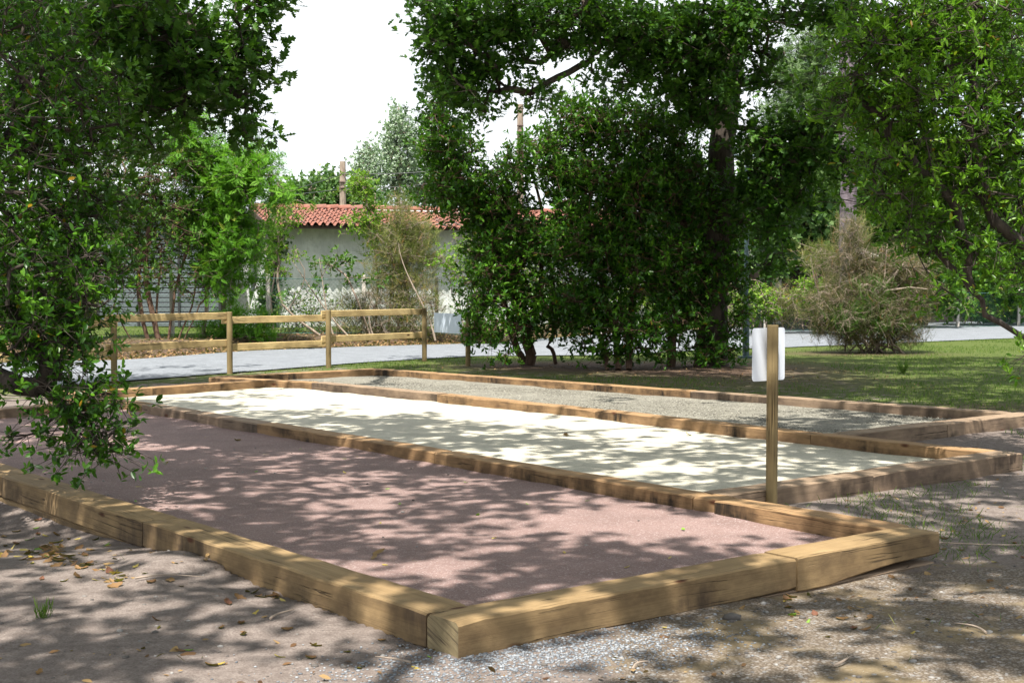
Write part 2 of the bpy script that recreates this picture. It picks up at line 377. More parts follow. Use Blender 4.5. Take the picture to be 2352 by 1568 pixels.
# ------------------------------------------------------------------ wood skeleton
def skeleton(rng, trunks, clumps, seg=.35, wob=.12, arch=.15):
    """trunks: list of polylines (each a list of points); clumps (N,3). returns pos, parent"""
    pos = []; par = []
    def smooth(tr):
        P = [V3(p) for p in tr]
        if len(P) < 3: return P
        out = []
        for i in range(len(P) - 1):
            p0 = P[max(i - 1, 0)]; p1 = P[i]; p2 = P[i + 1]; p3 = P[min(i + 2, len(P) - 1)]
            for k in range(4):
                t = k / 4; out.append(.5 * (2 * p1 + (p2 - p0) * t + (2 * p0 - 5 * p1 + 4 * p2 - p3) * t * t + (3 * p1 - p0 - 3 * p2 + p3) * t ** 3))
        return out + [P[-1]]
    trunks = [smooth(tr) for tr in trunks]
    for tr in trunks:
        last = -1
        for i in range(len(tr) - 1):
            a, b = V3(tr[i]), V3(tr[i + 1]); m = max(1, int(np.linalg.norm(b - a) / seg))
            for j in range(m + (1 if i == len(tr) - 2 else 0)):
                p = a + (b - a) * j / m + (rng.normal(size=3) * wob * .15 if (i or j) else 0)
                pos.append(p); par.append(last); last = len(pos) - 1
        if tr is trunks[0]: TR0[0] = len(pos)
    pos = [V3(p) for p in pos]; arr = np.array(pos); nroot = len(arr)
    base = arr[[i for i in range(len(par)) if par[i] < 0]].mean(0)
    buf = np.zeros((len(arr) + len(clumps) * 40, 3)); buf[:len(arr)] = arr; n = len(arr)
    low = min(p[2] for p in pos)
    order = np.argsort(np.min(np.linalg.norm(clumps[:, None] - arr[None, ::max(1, len(arr) // 60)], axis=2), axis=1))
    tips = np.zeros(len(clumps), int)
    for ci in order:
        c = clumps[ci]; dd = np.linalg.norm(buf[:n] - c, axis=1) + .35 * np.maximum(0, buf[:n, 2] - c[2])
        i = int(np.argmin(dd)); a = buf[i].copy(); dist = np.linalg.norm(c - a); m = max(1, int(dist / seg)); m = min(m, 38)
        last = i; sag = np.array((0, 0, 1)) * arch * dist; w = rng.normal(size=3) * wob * dist * .6
        for j in range(1, m + 1):
            t = j / m; p = a + (c - a) * t + (sag + w) * math.sin(math.pi * t) * .5
            if j < m: p = p + rng.normal(size=3) * wob * seg * .4
            buf[n] = p; par.append(last); last = n; n += 1
        tips[ci] = last
    return buf[:n].copy(), np.array(par), tips

TR0 = [0]
def wood_mesh(name, pos, par, tips, r_base, r_tip, mat, expo=.45, minsides=3, cap=None, ntr=0, stout=0):
    n = len(pos); w = np.zeros(n)
    for t in tips: w[t] += 1
    for i in range(n - 1, -1, -1):
        if par[i] >= 0: w[par[i]] += max(w[i], .0)
    w = np.maximum(w, .35); wm = w.max(); r = r_tip * w ** expo
    k = math.log(r_base / r_tip) / math.log(max(wm, 2)); r = r_tip * np.maximum(w, .35) ** k
    if stout: r[:ntr] = np.maximum(r[:ntr], r_base * np.linspace(1, stout, ntr)); r[:max(2, ntr // 14)] *= np.linspace(1.35, 1.05, max(2, ntr // 14))
    if cap: r[ntr:] = cap * (1 - np.exp(-r[ntr:] / cap))
    d = np.zeros((n, 3)); idx = np.where(par >= 0)[0]
    d[idx] = norm(pos[idx] - pos[par[idx]])
    ch = {}
    for i in idx: ch.setdefault(par[i], []).append(i)
    for i in range(n):
        if par[i] < 0: d[i] = d[ch[i][0]] if i in ch else (0, 0, 1)
    main = {p: max(c, key=lambda q: w[q]) for p, c in ch.items()}
    sets = []
    out_v, out_f, o = [], [], 0
    for sides, lo, hi in ((12, .08, 99), (7, .02, .08), (4, .007, .02), (3, 0, .007)):
        e = [i for i in idx if lo <= r[i] < hi]
        if not e: continue
        e = np.array(e); p0 = par[e]
        ismain = np.array([main[p] == i for i, p in zip(e, p0)])
        d0 = np.where(ismain[:, None], d[p0], d[e]); r0 = np.where(ismain, r[p0], np.minimum(r[p0], r[e] * 1.35))
        def ring(c, dd, rr):
            ref = np.where(np.abs(dd[:, 2:3]) < .93, np.array([[0, 0, 1.]]), np.array([[1., 0, 0]]))
            a = norm(np.cross(dd, ref)); b = np.cross(dd, a); t = np.arange(sides) * 2 * math.pi / sides
            return c[:, None] + rr[:, None, None] * (a[:, None] * np.cos(t)[None, :, None] + b[:, None] * np.sin(t)[None, :, None])
        A = ring(pos[p0], d0, r0); B = ring(pos[e], d[e], r[e])
        # keep rings aligned when the reference axis flips: choose own frame for both ends instead
        flip = (np.abs(d0[:, 2]) < .93) != (np.abs(d[e][:, 2]) < .93)
        if flip.any(): A[flip] = ring(pos[p0][flip], d[e][flip], r0[flip])
        V = np.concatenate([A, B], 1); k2 = 2 * sides; j = np.arange(sides); j2 = (j + 1) % sides
        f = np.stack([j, j2, j2 + sides, j + sides], 1)
        out_v.append(V.reshape(-1, 3)); out_f.append((f[None] + (np.arange(len(e)) * k2)[:, None, None]).reshape(-1, 4) + o); o += len(e) * k2
    return mesh_np(name, np.concatenate(out_v), np.concatenate(out_f), mat, smooth=True), r

def blob_clumps(rng, blobs):
    out = []
    for b in blobs:
        if b[0] == 'w':           # world ellipsoid: ('w', centre, radii, n)
            _, c, rr, n = b; c = V3(c); rr = V3(rr)
        else:
            u, v, ru, rv, d, rd, n = b; c = W(u, v, d); rr = np.array((ru * d / F, rd, rv * d / F))
        q = rng.normal(size=(n, 3)); q = norm(q) * rng.uniform(0, 1, (n, 1)) ** (1 / 2.4)
        out.append(c + q * rr)
    return np.concatenate(out)

def plant(name, label, cat, base, trunks, blobs, seed, leaf='arb_leaf', bark='bark', tmpl=TE, size=.07, k=7, tips=6, cr=.28,
          r_base=.1, r_tip=.004, up=.5, open_=.9, oddf=.015, wid=1., droop=0., seg=.35, wob=.12, arch=.15, group=None,
          extra=None, zmin=None, jit=0., out=.6, twigs=True, trunk_name='trunk', crown_name='crown', clumps=None, bend=.5, cap=None, hi=(6, 7, .13, 1.45), stout=0):
    rng = np.random.default_rng(seed)
    C = blob_clumps(rng, blobs) if blobs else np.zeros((0, 3))
    nb = len(C)
    if clumps is not None: C = np.concatenate([C, clumps])
    if zmin is not None: C = C[C[:, 2] > zmin]
    base = V3(base)
    root = thing(name, label, cat, tuple(base), group)
    pos, par, tp = skeleton(rng, trunks, C, seg, wob, arch)
    ctr = C.mean(0)
    hic = C[nb:] if clumps is not None else None
    Call = C; C = C[:nb] if clumps is not None else C
    n = len(C) * tips
    cc = np.repeat(C, tips, 0); off = rng.normal(size=(n, 3)) * cr * np.array((1, 1, .75)) * .62
    T = cc + off; td = norm(norm(off) * out + np.array((0, 0, bend)) + rng.normal(size=(n, 3)) * .35)
    hz = (C[:, 2] - C[:, 2].min()) / (np.ptp(C[:, 2]) + .1) if len(C) else np.zeros(0); ct = np.repeat(rng.uniform(0, 1, len(C)) ** 1.6 * .5 + .12 * hz, tips) + rng.uniform(-.06, .2, n)
    v, f, t = rosettes(rng, T, td, k, size, tmpl, up, open_, ct, oddf, wid, droop, jit)
    if hic is not None:
        ht, hk, hs, hw = hi; m_ = len(hic) * ht
        off2 = rng.normal(size=(m_, 3)) * .19; T2 = np.repeat(hic, ht, 0) + off2
        q2 = rosettes(rng, T2, norm(off2) * .6 + (0, 0, .4) + rng.normal(size=(m_, 3)) * .3, hk, hs, TQ, .9, 1.2, np.repeat(rng.uniform(0, .42, len(hic)), ht), oddf, hw, .1)
        v, f, t = joinm([(v, f, t), q2]) if n else q2
    if twigs:    # fine twigs from each clump centre to its leaf tips
        np_ = len(pos); tw = T - td * size * .3
        pos2 = np.concatenate([pos, tw]); par2 = np.concatenate([par, np.repeat(tp[:len(C)], tips)]); tp2 = np.concatenate([np.arange(np_, np_ + n), np.repeat(tp[len(C):], 2)])
    else: pos2, par2, tp2 = pos, par, tp
    me, r = wood_mesh(trunk_name, pos2 - base, par2, tp2, r_base, r_tip if not twigs else r_tip * .55, M[bark], cap=cap, ntr=TR0[0], stout=stout)
    link(trunk_name, me, root)
    link(crown_name, mesh_np(crown_name, v - base, f, M[leaf], tint=t), root)
    return root, Call

# ------------------------------------------------------------------ ground
def sstep(a, b, x): t = np.clip((x - a) / (b - a), 0, 1); return t * t * (3 - 2 * t)
def fbm(x, y, s, o=3, seed=0.):
    """vectorised sum of sines, cheap rolling noise"""
    r = np.random.default_rng(int(seed) + 11); z = 0 * x
    for i in range(o * 4):
        a = r.uniform(0, 2 * math.pi); f = s * 1.9 ** (i // 4) * r.uniform(.7, 1.4); ph = r.uniform(0, 6.28)
        z = z + np.sin((x * math.cos(a) + y * math.sin(a)) * f + ph) / 1.8 ** (i // 4)
    return z / 4
ROAD_FAR = [(-40, 828), (120, 829), (280, 828), (560, 807), (850, 796), (1135, 788), (1400, 766), (1736, 751), (2137, 741), (2500, 733)]
ROAD_NEAR = [(-40, 893), (120, 888), (280, 876), (528, 857), (860, 831), (1100, 818), (1400, 816), (1600, 805), (1806, 798), (2352, 776), (2500, 770)]
rf = np.array([G(*p) for p in ROAD_FAR]); rn = np.array([G(*p) for p in ROAD_NEAR])
def ground_z(x, y):
    x = np.asarray(x, float); y = np.asarray(y, float)
    lu, lv = toL(x, y)
    z = .012 * fbm(x, y, 1.3, 3, 1) + .008 * fbm(x, y, 9, 2, 2)
    left = sstep(.3, -.3, lv) * sstep(-2.5, -.1, lv)
    z = z + left * (-.12 * sstep(2.8, 4.6, lu)) * 1.0
    z = z + .075 * np.exp(-(((lu - 2.5) / .42) ** 2 + ((lv + .12) / .33) ** 2)) + .03 * np.exp(-(((lu - 1.7) / .5) ** 2 + ((lv + .5) / .3) ** 2))
    z = z - .045 * np.exp(-(((lu + .15) / .5) ** 2 + ((lv - 2.7) / 1.1) ** 2))
    z = z + .05 * np.exp(-(((lu - 1.45) / .3) ** 2 + ((lv - 4.1) / .7) ** 2))
    far = sstep(16, 22, y); z = z * (1 - far * .8)
    inside = sstep(.05, .2, lu + .0) * sstep(16.4, 15.6, lu) * sstep(.02, .2, lv) * sstep(10.9, 10.6, lv)
    s1 = np.where(lv < 3.5, .15, np.where(lv < 7.2, 1.9, 3.8)); ins = inside * (lu > s1)
    z = np.where(ins > 0, np.minimum(z, -.03), z)
    # bank beyond the road
    fy = np.interp(x, rf[:, 0], rf[:, 1]); z = z + .28 * sstep(.3, 3.0, y - fy) * sstep(200, 60, y) + .05 * fbm(x, y, .9, 2, 5) * sstep(.3, 2, y - fy)
    ny = np.interp(x, rn[:, 0], rn[:, 1]); on = (y > ny - .2) & (y < fy + .3)
    return np.where(on, -.012, z)
def axis(lo, a, b, hi, st, g=1.09):
    xs = list(np.arange(a, b, st)); q = st; t = xs[-1]
    while t < hi: q *= g; t += q; xs.append(t)
    q = st; t = a; pre = []
    while t > lo: q *= g; t -= q; pre.append(t)
    return np.array(pre[::-1] + xs)
xs = axis(-420, -4.5, 5.5, 420, .05, 1.05); ys = axis(-60, 4.0, 12.0, 600, .05, 1.025)
X, Y = np.meshgrid(xs, ys); Z = ground_z(X, Y)
nx, ny_ = len(xs), len(ys); ii = (np.arange(ny_ - 1)[:, None] * nx + np.arange(nx - 1)[None]).ravel()
gm_ = mesh_np('ground', np.stack([X.ravel(), Y.ravel(), Z.ravel()], 1), np.stack([ii, ii + 1, ii + nx + 1, ii + nx], 1), M['ground'], smooth=True)
lu, lv = toL(X, Y)
grass = np.zeros_like(X); mulch = np.zeros_like(X); grit = np.zeros_like(X)
beyond = Y - np.interp(X, rf[:, 0], rf[:, 1])
grass += .68 * sstep(5.4, 6.6, X) * sstep(11.5, 15, Y)
grass += .62 * sstep(10.8, 11.4, lv) * sstep(16, 18, Y)
grass += .62 * sstep(15.9, 16.6, lu) + .52 * sstep(12.3, 13.2, lu) * sstep(3.2, 2, lv) + .50 * sstep(14.6, 15.2, lu) * sstep(6, 5, lv)
grass += .42 * sstep(2.3, 4.2, X) * sstep(4.5, 7.5, Y) * sstep(13, 9, Y)
mulch += .95 * sstep(.0, .5, beyond) * sstep(6, 3, beyond)
grass += .75 * sstep(3, 6, beyond)
for cx, cy, rx, ry, a in ((.6, 27.3, 2.2, 1.6, .8), (3.4, 26.6, 3.2, 2.6, .95), (3.8, 23, 2.6, 2.5, .5), (8.1, 32.2, 2.0, 1.2, .8), (6.3, 17.6, 1.2, 1.2, .7), (6.9, 13.5, 1.6, 1.7, .6)):
    mulch += a * np.exp(-(((X - cx) / rx) ** 2 + ((Y - cy) / ry) ** 2) ** 1.5)
grit += .8 * sstep(.1, .9, X) * sstep(9.2, 7.0, Y) + .25 * sstep(-.9, .2, X) * sstep(7, 5.8, Y)
grit += .3 * sstep(3, 6, X) * sstep(15, 12, Y)
ca = gm_.color_attributes.new('mask', 'FLOAT_COLOR', 'POINT')
ca.data.foreach_set('color', np.stack([np.clip(grass, 0, 1).ravel(), np.clip(grit, 0, 1).ravel(), np.clip(mulch, 0, 1).ravel(), np.ones(X.size)], 1).astype(np.float32).ravel())
tag(link('ground', gm_), kind='structure')

def resample(pts, n):
    pts = np.array(pts, float); d = np.concatenate([[0], np.cumsum(np.linalg.norm(np.diff(pts, axis=0), axis=1))]); t = np.linspace(0, d[-1], n)
    return np.stack([np.interp(t, d, pts[:, 0]), np.interp(t, d, pts[:, 1])], 1)
def sheet(name, e0, e1, n, m, z, amp, mat, sc=3., drift=0):
    a = resample(e0, n); b = resample(e1, n); t = np.linspace(0, 1, m)[None, :, None]
    P = a[:, None] * (1 - t) + b[:, None] * t
    zz = z + amp * fbm(P[..., 0], P[..., 1], sc, 3, 4)
    if drift:
        wdt = np.linalg.norm(a - b, axis=1)[:, None]; dd = np.minimum(t[..., 0], 1 - t[..., 0]) * wdt
        zz = zz + drift * np.exp(-dd / .12) * (.6 + .7 * fbm(P[..., 0], P[..., 1], 4.5, 2, 14)) + .0035 * fbm(P[..., 0], P[..., 1], 11, 2, 15)
    ii = (np.arange(n - 1)[:, None] * m + np.arange(m - 1)[None]).ravel()
    me = mesh_np(name, np.concatenate([P, zz[..., None]], 2).reshape(-1, 3), np.stack([ii, ii + m, ii + m + 1, ii + 1], 1), mat, smooth=True)
    return tag(link(name, me), kind='structure')
sheet('road', np.concatenate([[(-30, 9)], rn[:], [(60, 62)]]), np.concatenate([[(-34, 15)], rf[:], [(64, 98)]]), 160, 24, .012, .004, M['path'])

# ------------------------------------------------------------------ the three courts
TOP = .15
BF = [(.24, 3.36), (5, 3.43), (11.14, 3.42), (14.05, 3.3)]
CF = [(1.98, 7.22), (3.93, 7.17), (7.16, 7.25), (10.26, 7.2), (13.2, 7.0), (15.2, 6.3)]
DF = [(3.9, 10.65), (5.6, 10.5), (8.7, 10.2), (13.94, 9.68), (15.4, 9.48)]
def lw(pts): return [LC(*p) for p in pts]
def onp(poly, u):
    p = np.array(poly); return float(np.interp(u, p[:, 0], p[:, 1]))
sheet('pink_court_sand', lw([(.22, .2), (11.0, .2)]), lw([(.22, 3.4), (12.3, 3.45)]), 300, 90, .038, .007, M['pink'], 2.2, drift=.022)
sheet('cream_court_sand', lw([(1.95, 3.55), (13.7, 3.42)]), lw([(1.95, 7.26), (7.16, 7.29), (10.26, 7.24), (14.25, 6.75)]), 260, 80, .032, .006, M['white'], 2.2, drift=.022)
sheet('grey_court_gravel', lw([(3.85, 7.36), (7.16, 7.42), (10.26, 7.37), (13.2, 7.15), (15.3, 6.4)]), lw([(3.85, 10.7), (5.6, 10.54), (8.7, 10.24), (15.4, 9.55)]), 150, 40, .038, .009, M['greyg'], 2.2, drift=.022)

def beam(p0, p1, side, label, mat='oak_pale', top=TOP, h=.165, wd=.235, seed=0, group='oak timbers edging the courts', wear=1., wedge=0., endg=0):
    """sawn timber; p0-p1 its front top edge in plan (world xy), side = +1 body to the left of p0->p1"""
    p0, p1 = V3(p0), V3(p1); d = p1 - p0; ln = np.linalg.norm(d); d /= ln; nn = np.array((-d[1], d[0])) * side
    ctr = (p0 + p1) / 2 + nn * wd / 2; r = random.Random(seed)
    n = max(8, int(ln / .07)); rows = []
    for i in range(n + 1):
        x = -ln / 2 + ln * i / n + (.003 if i == 0 else -.003 if i == n else 0); c = .007 + .004 * r.random() * wear
        def nz(k): return mnoise.noise(Vector((x * 2.3, k * 3.1, seed * 1.7))) * .006 * wear + mnoise.noise(Vector((x * 9, k * 5.1, seed))) * .002 * wear
        y0, y1 = -wd / 2 + nz(1), wd / 2 + nz(2); z1 = nz(3) * .8; zb = -h + nz(4)
        if wedge and x > ln / 2 - 1.0: zb += wedge * min(1, (x - (ln / 2 - 1.0)) / .55)
        # now and then a splintered arris
        chip = .02 * max(0, mnoise.noise(Vector((x * 1.9, 7.7, seed * 2.3))) - .33) * 3 * wear
        if i in (0, n): y0 += .004; y1 -= .004; z1 -= .005; zb += .004
        rows.append([(x, y0 + c, zb), (x, y1 - c, zb), (x, y1, zb + c), (x, y1, z1 - c - chip), (x, y1 - c - chip, z1), (x, y0 + c + chip * .7, z1), (x, y0, z1 - c - chip * .7), (x, y0, zb + c)])
    b = MB(); b.grid(rows, True, 0); b.poly(rows[0], endg); b.poly(rows[-1][::-1], 0)
    o = b.build('oak_timber', [M[mat], M['oak_end']])
    # local y must point to the inside of the body: rotate so that local -y is the front edge line
    ang = math.atan2(d[1], d[0]) + (0 if side > 0 else math.pi)
    o.location = (ctr[0], ctr[1], top); o.rotation_euler = (r.uniform(-.004, .004), 0, ang)
    return tag(o, label, 'timber', group)

def run(poly, cuts, side, labels, mat, **k):
    """timbers laid end to end along a plan polyline (court coords), broken at u values"""
    out = []
    for i in range(len(cuts) - 1):
        a, c = cuts[i], cuts[i + 1]; kk = dict(k)
        p0 = LC(a, onp(poly, a)); p1 = LC(c, onp(poly, c))
        m = mat[i % len(mat)] if isinstance(mat, list) else mat
        j = random.uniform(-.006, .006)
        out.append(beam(p0, p1, side, labels[i], m, seed=int(a * 31 + onp(poly, a) * 17) % 997, top=TOP + random.uniform(-.004, .003), **kk))
    return out
# U axis x V axis: V is to the right of U, so a body on the +V side is side -1 when running along +U
beam(LC(0, 0), LC(0, 2.24), 1, 'thick pale timber of the near corner with its sawn end grain facing left', 'oak_pale', seed=3, wd=.24, endg=1)
beam(LC(0, 2.243), LC(0, 3.53), 1, 'short yellow timber with a wavy underside at the near right corner of the pink court', 'oak_pale', seed=4, wd=.24, top=TOP + .004, h=.185, wedge=.045)
A_l = ['long pale timber running back from the near corner with a wavy inner edge', 'deeply cracked timber left of the long pale near timber', 'timber in shade at the left edge under the hanging leafy branch', 'timber out of view beyond the left edge of the picture']
run([(0, 0), (20, 0)], [.245, 3.29, 5.9, 8.6, 10.9], -1, A_l, 'oak_pale', wd=.25)
run([(0, 3.36), (1.66, 3.36)], [.245, 1.65], -1, ['tan timber with a split end behind the near right corner, beside the bare soil'], 'oak_tan', wd=.22)
beam(LC(1.653, onp(BF, 1.65)), LC(1.87, onp(BF, 1.87)), -1, 'short block of timber showing diagonal saw marks between two longer timbers', 'oak_tan', seed=12, wd=.22)
B_l = ['tan timber with vertical dark streaks between the pink and the cream court', 'black stained timber between the pink and the cream court', 'grey tan timber between pink and cream court, left of the black stained one', 'short timber of the middle kerb just right of the hanging branch', 'far left end timber of the kerb between pink and cream court behind the hanging branch']
run(BF, [1.873, 5.01, 8.22, 9.94, 11.14, 14.0], -1, B_l, ['oak_tan', 'oak_tan', 'oak_grey', 'oak_grey', 'oak_tan'], wd=.21)
C_l = ['timber at the near right end of the kerb between cream and grey court', 'reddish timber passing behind the sign post between cream and grey court', 'timber with a dark stain in the middle of the kerb behind the cream court', 'cracked pale timber at the far part of the kerb behind the cream court', 'far left end timber of the kerb behind the cream court, pointing past the grey court']
run(CF, [2.01, 3.93, 7.16, 10.26, 13.2, 15.2], -1, C_l, ['oak_tan', 'oak_tan', 'oak_tan', 'oak_grey', 'oak_tan'], wd=.2)
D_l = ['dark weathered timber at the right end of the rearmost kerb', 'grey cracked timber of the rearmost kerb just right of the sign post', 'long tan timber of the rearmost kerb in front of the dark shrubs', 'dark brown timber at the far left corner of the rearmost kerb']
run(DF, [3.95, 5.59, 8.5, 13.94, 15.35], -1, D_l, ['oak_grey', 'oak_grey', 'oak_tan', 'oak_tan'], wd=.22)
# near ends of the cream and grey courts
beam(LC(1.74, 3.60), LC(1.76, 5.26), 1, 'brown timber right behind the foot of the sign post', 'oak_grey', seed=21, wd=.235)
beam(LC(1.76, 5.263), LC(1.80, 7.42), 1, 'grey timber at the near right end of the cream court ending in the leaf litter', 'oak_grey', seed=22, wd=.235)
beam(LC(3.63, 7.40), LC(3.68, 9.1), 1, 'dark timber at the near end of the grey court, its left half', 'oak_grey', seed=23, wd=.24)
beam(LC(3.68, 9.103), LC(3.70, 11.15), 1, 'dark timber leaving the picture at the right edge, end of the grey court', 'oak_grey', seed=24, wd=.24)
# far ends
def far(a, c, lab, mat, sd): beam(LC(*a), LC(*c), 1, lab, mat, seed=sd, wd=.2)
far((13.55, 3.45), (13.68, 4.7), 'short timber at the far end of the cream court beside the hanging branch', 'oak_tan', 31)
far((13.68, 4.703), (14.1, 6.72), 'pale timber closing the far end of the cream court', 'oak_tan', 32)
far((15.18, 6.5), (15.38, 9.7), 'tan timber closing the far end of the grey court near the rail fence', 'oak_tan', 33)
far((10.95, -.1), (11.75, 2.4), 'timber closing the far end of the pink court, seen through the hanging branch', 'oak_grey', 34)
far((11.75, 2.403), (12.1, 3.38), 'short timber at the far corner of the pink court behind the leaves', 'oak_tan', 35)
# lower course under the near and left kerb
lowg = 'lower course timbers under the near kerb'
beam(LC(.012, .1), LC(.012, 3.5), 1, 'buried lower timber under the near kerb, its top edge showing below the gap', 'oak_grey', top=-.022, h=.16, wd=.22, seed=41, group=lowg)
beam(LC(.3, .012), LC(3.6, .012), -1, 'lower timber under the long pale timber of the left kerb, half buried in sand', 'oak_grey', top=-.022, h=.16, wd=.22, seed=42, group=lowg)
beam(LC(3.603, .014), LC(6.9, .014), -1, 'lower timber under the cracked one at the lower left of the picture', 'oak_pale', top=-.022, h=.16, wd=.22, seed=43, group=lowg)

# ------------------------------------------------------------------ rail fence
FP = [(-9.7, 18.45), (-8.15, 20.6), (-6.59, 22.74), (-5.11, 24.87), (-3.55, 26.58), (-1.84, 28.87)]
fence = thing('rail_fence', 'low pale pine rail fence with two rails along the gravel road', 'fence', (*FP[2], 0))
f0 = V3((*FP[2], 0))
for i, (x, y) in enumerate(FP):
    b = MB(); hh = 1.12 if i != 1 else 1.08
    b.tube([(0, 0, -.3), (0, 0, .5), (0, 0, hh - .012), (0, 0, hh)], [.052, .052, .052, .046], 14)
    b.build('post', M['post'], fence, loc=(x - f0[0], y - f0[1], 0), smooth=False)
for i in range(len(FP) - 1):
    a, c = V3(FP[i]), V3(FP[i + 1]); d = (c - a) / np.linalg.norm(c - a); nn = np.array((-d[1], d[0]))
    hi = i % 2 == 0
    for z in ((1.11, .62) if hi else (1.03, .54)):
        p0 = a - d * .12 + nn * (.066 if hi else .068); p1 = c + d * .12 + nn * .066; ln = np.linalg.norm(p1 - p0); m = (p0 + p1) / 2
        b = MB(); b.box((0, 0, 0), (ln, .032, .125), .006)
        o = b.build('rail', M['rail'], fence, loc=(m[0] - f0[0], m[1] - f0[1], z - .063)); o.rotation_euler = (0, 0, math.atan2(d[1], d[0]))

def rounded_panel(name, w, h, t, r, mats, parent, loc, rz):
    b = MB(); prof = []
    for cx, cz, a0 in ((w / 2 - r, h / 2 - r, 0), (-w / 2 + r, h / 2 - r, 90), (-w / 2 + r, -h / 2 + r, 180), (w / 2 - r, -h / 2 + r, 270)):
        for k in range(7): a = R(a0 + 15 * k); prof.append((cx + r * math.cos(a), cz + r * math.sin(a)))
    F0 = [(x, -t / 2, z) for x, z in prof]; F1 = [(x, t / 2, z) for x, z in prof]
    b.grid([F0, F1], True); b.poly(F0); b.poly(F1[::-1])
    o = b.build(name, mats, parent, loc=loc); o.rotation_euler = (0, 0, rz); return o
M['panel'] = plain('white_painted_aluminium', (.62, .66, .72), .35, 0, .03, 3)
M['panel2'] = plain('grey_sign_back', (.50, .57, .66), .4, 0, .04, 3)
sp = G(1075, 841)
sg = thing('sign', 'long blank grey board fixed between the last fence post and a round post', 'sign', (sp[0], sp[1], 0))
b = MB(); b.tube([(0, 0, -.3), (0, 0, .5), (0, 0, 1.06), (0, 0, 1.075)], [.052, .052, .052, .046], 14); b.build('post', M['post'], sg)
a_, c_ = V3(FP[-1]), V3(sp); dv = c_ - a_
bo = MB(); bo.box((0, 0, 0), (1.22, .012, .40), .002)
ob = bo.build('board', M['panel2'], sg, loc=(-.44, dv[1] * -.42 + .075, .83)); ob.rotation_euler = (0, 0, math.atan2(dv[1], dv[0]))
# the single sign at the near right corner
px_, py_ = LC(1.665, 4.03); t = G(1772, 1152, .04)
post_xy = V3(t) * .985
s2 = thing('signpost', 'round pine post holding a small blank white panel at the corner of the cream court', 'sign', (post_xy[0], post_xy[1], 0))
zt = W(1772, 746, post_xy[1])[2]
b = MB(); b.tube([(0, 0, -.3), (0, 0, .5), (0, 0, zt - .006), (0, 0, zt)], [.041, .041, .0405, .037], 20); b.build('post', M['post'], s2, smooth=False)
va = math.atan2(VA[1], VA[0]); zc = (W(1765, 756, post_xy[1])[2] + W(1765, 872, post_xy[1])[2]) / 2
o = rounded_panel('panel', .345, .375, .004, .022, M['panel'], s2, (UA[0] * .047 + VA[0] * .012, UA[1] * .047 + VA[1] * .012, zc), va)

# ------------------------------------------------------------------ house, sheds, poles
def wall_mat():
    m, N, L, b = new_mat('old_lime_render'); v = coord(N)
    n = noise_n(N, L, v, 1.2, 6, .65); c = ramp(N, L, n, [(.3, (.36, .375, .365)), (.55, (.53, .545, .53)), (.75, (.64, .645, .63))])
    st = ramp(N, L, noise_n(N, L, v, 9, 5, .7, (1, 1, .5)), [(.5, 0.), (.72, .5)])
    c = mixc(N, L, st, c, (.22, .235, .22)); L.new(c, b.inputs['Base Color']); b.inputs['Roughness'].default_value = .95
    bump(N, L, noise_n(N, L, v, 12, 5), .5, .02, b); return m
def tile_mat():
    m, N, L, b = new_mat('clay_tile'); v = coord(N)
    n = noise_n(N, L, v, 3.1, 3, .7); c = ramp(N, L, n, [(.25, (.09, .036, .026)), (.45, (.20, .075, .05)), (.65, (.27, .11, .075)), (.8, (.30, .175, .125))])
    st = ramp(N, L, noise_n(N, L, v, 1.3, 5, .7), [(.5, 0.), (.68, .75)])
    c = mixc(N, L, st, c, (.13, .085, .07)); L.new(c, b.inputs['Base Color']); b.inputs['Roughness'].default_value = .85; return m
M['wall'] = wall_mat(); M['tile'] = tile_mat(); M['darkwood'] = plain('dark_eaves_wood', (.055, .035, .025), .8, 0, .3)
M['mortar'] = plain('pale_mortar', (.6, .58, .55), .9)
M['conc'] = plain('weathered_concrete', (.5, .46, .42), .9, 0, .25, 8)
M['slat'] = plain('pale_grey_slats', (.17, .20, .22), .6, 0, .15, 2)
M['plank'] = plain('old_dark_planks', (.11, .075, .06), .9, 0, .5, 5)
M['pipe'] = plain('black_downpipe', (.02, .02, .022), .5)
M['wire'] = plain('wire', (.03, .035, .035), .5)
M['gwire'] = plain('green_wire', (.05, .13, .11), .5)
M['metal'] = plain('blue_grey_metal', (.05, .085, .095), .45, .2, .1)
M['ivy'] = leaf_mat('ivy_leaf', (.012, .03, .01), (.022, .05, .014), (.04, .09, .02), rough=.45, trans=.15)

hc = W(640, 655, 43.); ha = R(19); hx = np.array((math.cos(ha), math.sin(ha))); hy = np.array((-math.sin(ha), math.cos(ha)))
house = thing('house', 'long low house with white rendered wall and red clay tile roof', 'house', (hc[0], hc[1], 0), rz=ha)
EV, RG, DP, LN, OH = 3.60, 4.14, 6.0, 12.5, .82     # eaves, ridge, depth, length, overhang
gz = .25
b = MB()
b.poly([(0, 0, gz - .4), (LN, 0, gz - .4), (LN, 0, EV), (0, 0, EV)]); b.poly([(LN, 0, gz - .4), (LN, DP, gz - .4), (LN, DP, EV), (LN, DP / 2, RG - .1), (LN, 0, EV)])
b.poly([(0, 0, gz - .4), (0, 0, EV), (0, DP / 2, RG - .1), (0, DP, EV), (0, DP, gz - .4)]); b.poly([(0, DP, gz - .4), (0, DP, EV), (LN, DP, EV), (LN, DP, gz - .4)])
wl = b.build('wall', M['wall'], house)
wl2 = MB()     # sloped buttress at the corner and a lean-to wall to the left
wl2.poly([(-.02, -.02, gz - .3), (-1.0, .3, gz - .3), (-.25, .3, 2.9), (-.02, -.02, 2.9)]); wl2.poly([(-1.0, .3, gz - .3), (-1.0, .9, gz - .3), (-.25, .9, 2.9), (-.25, .3, 2.9)])
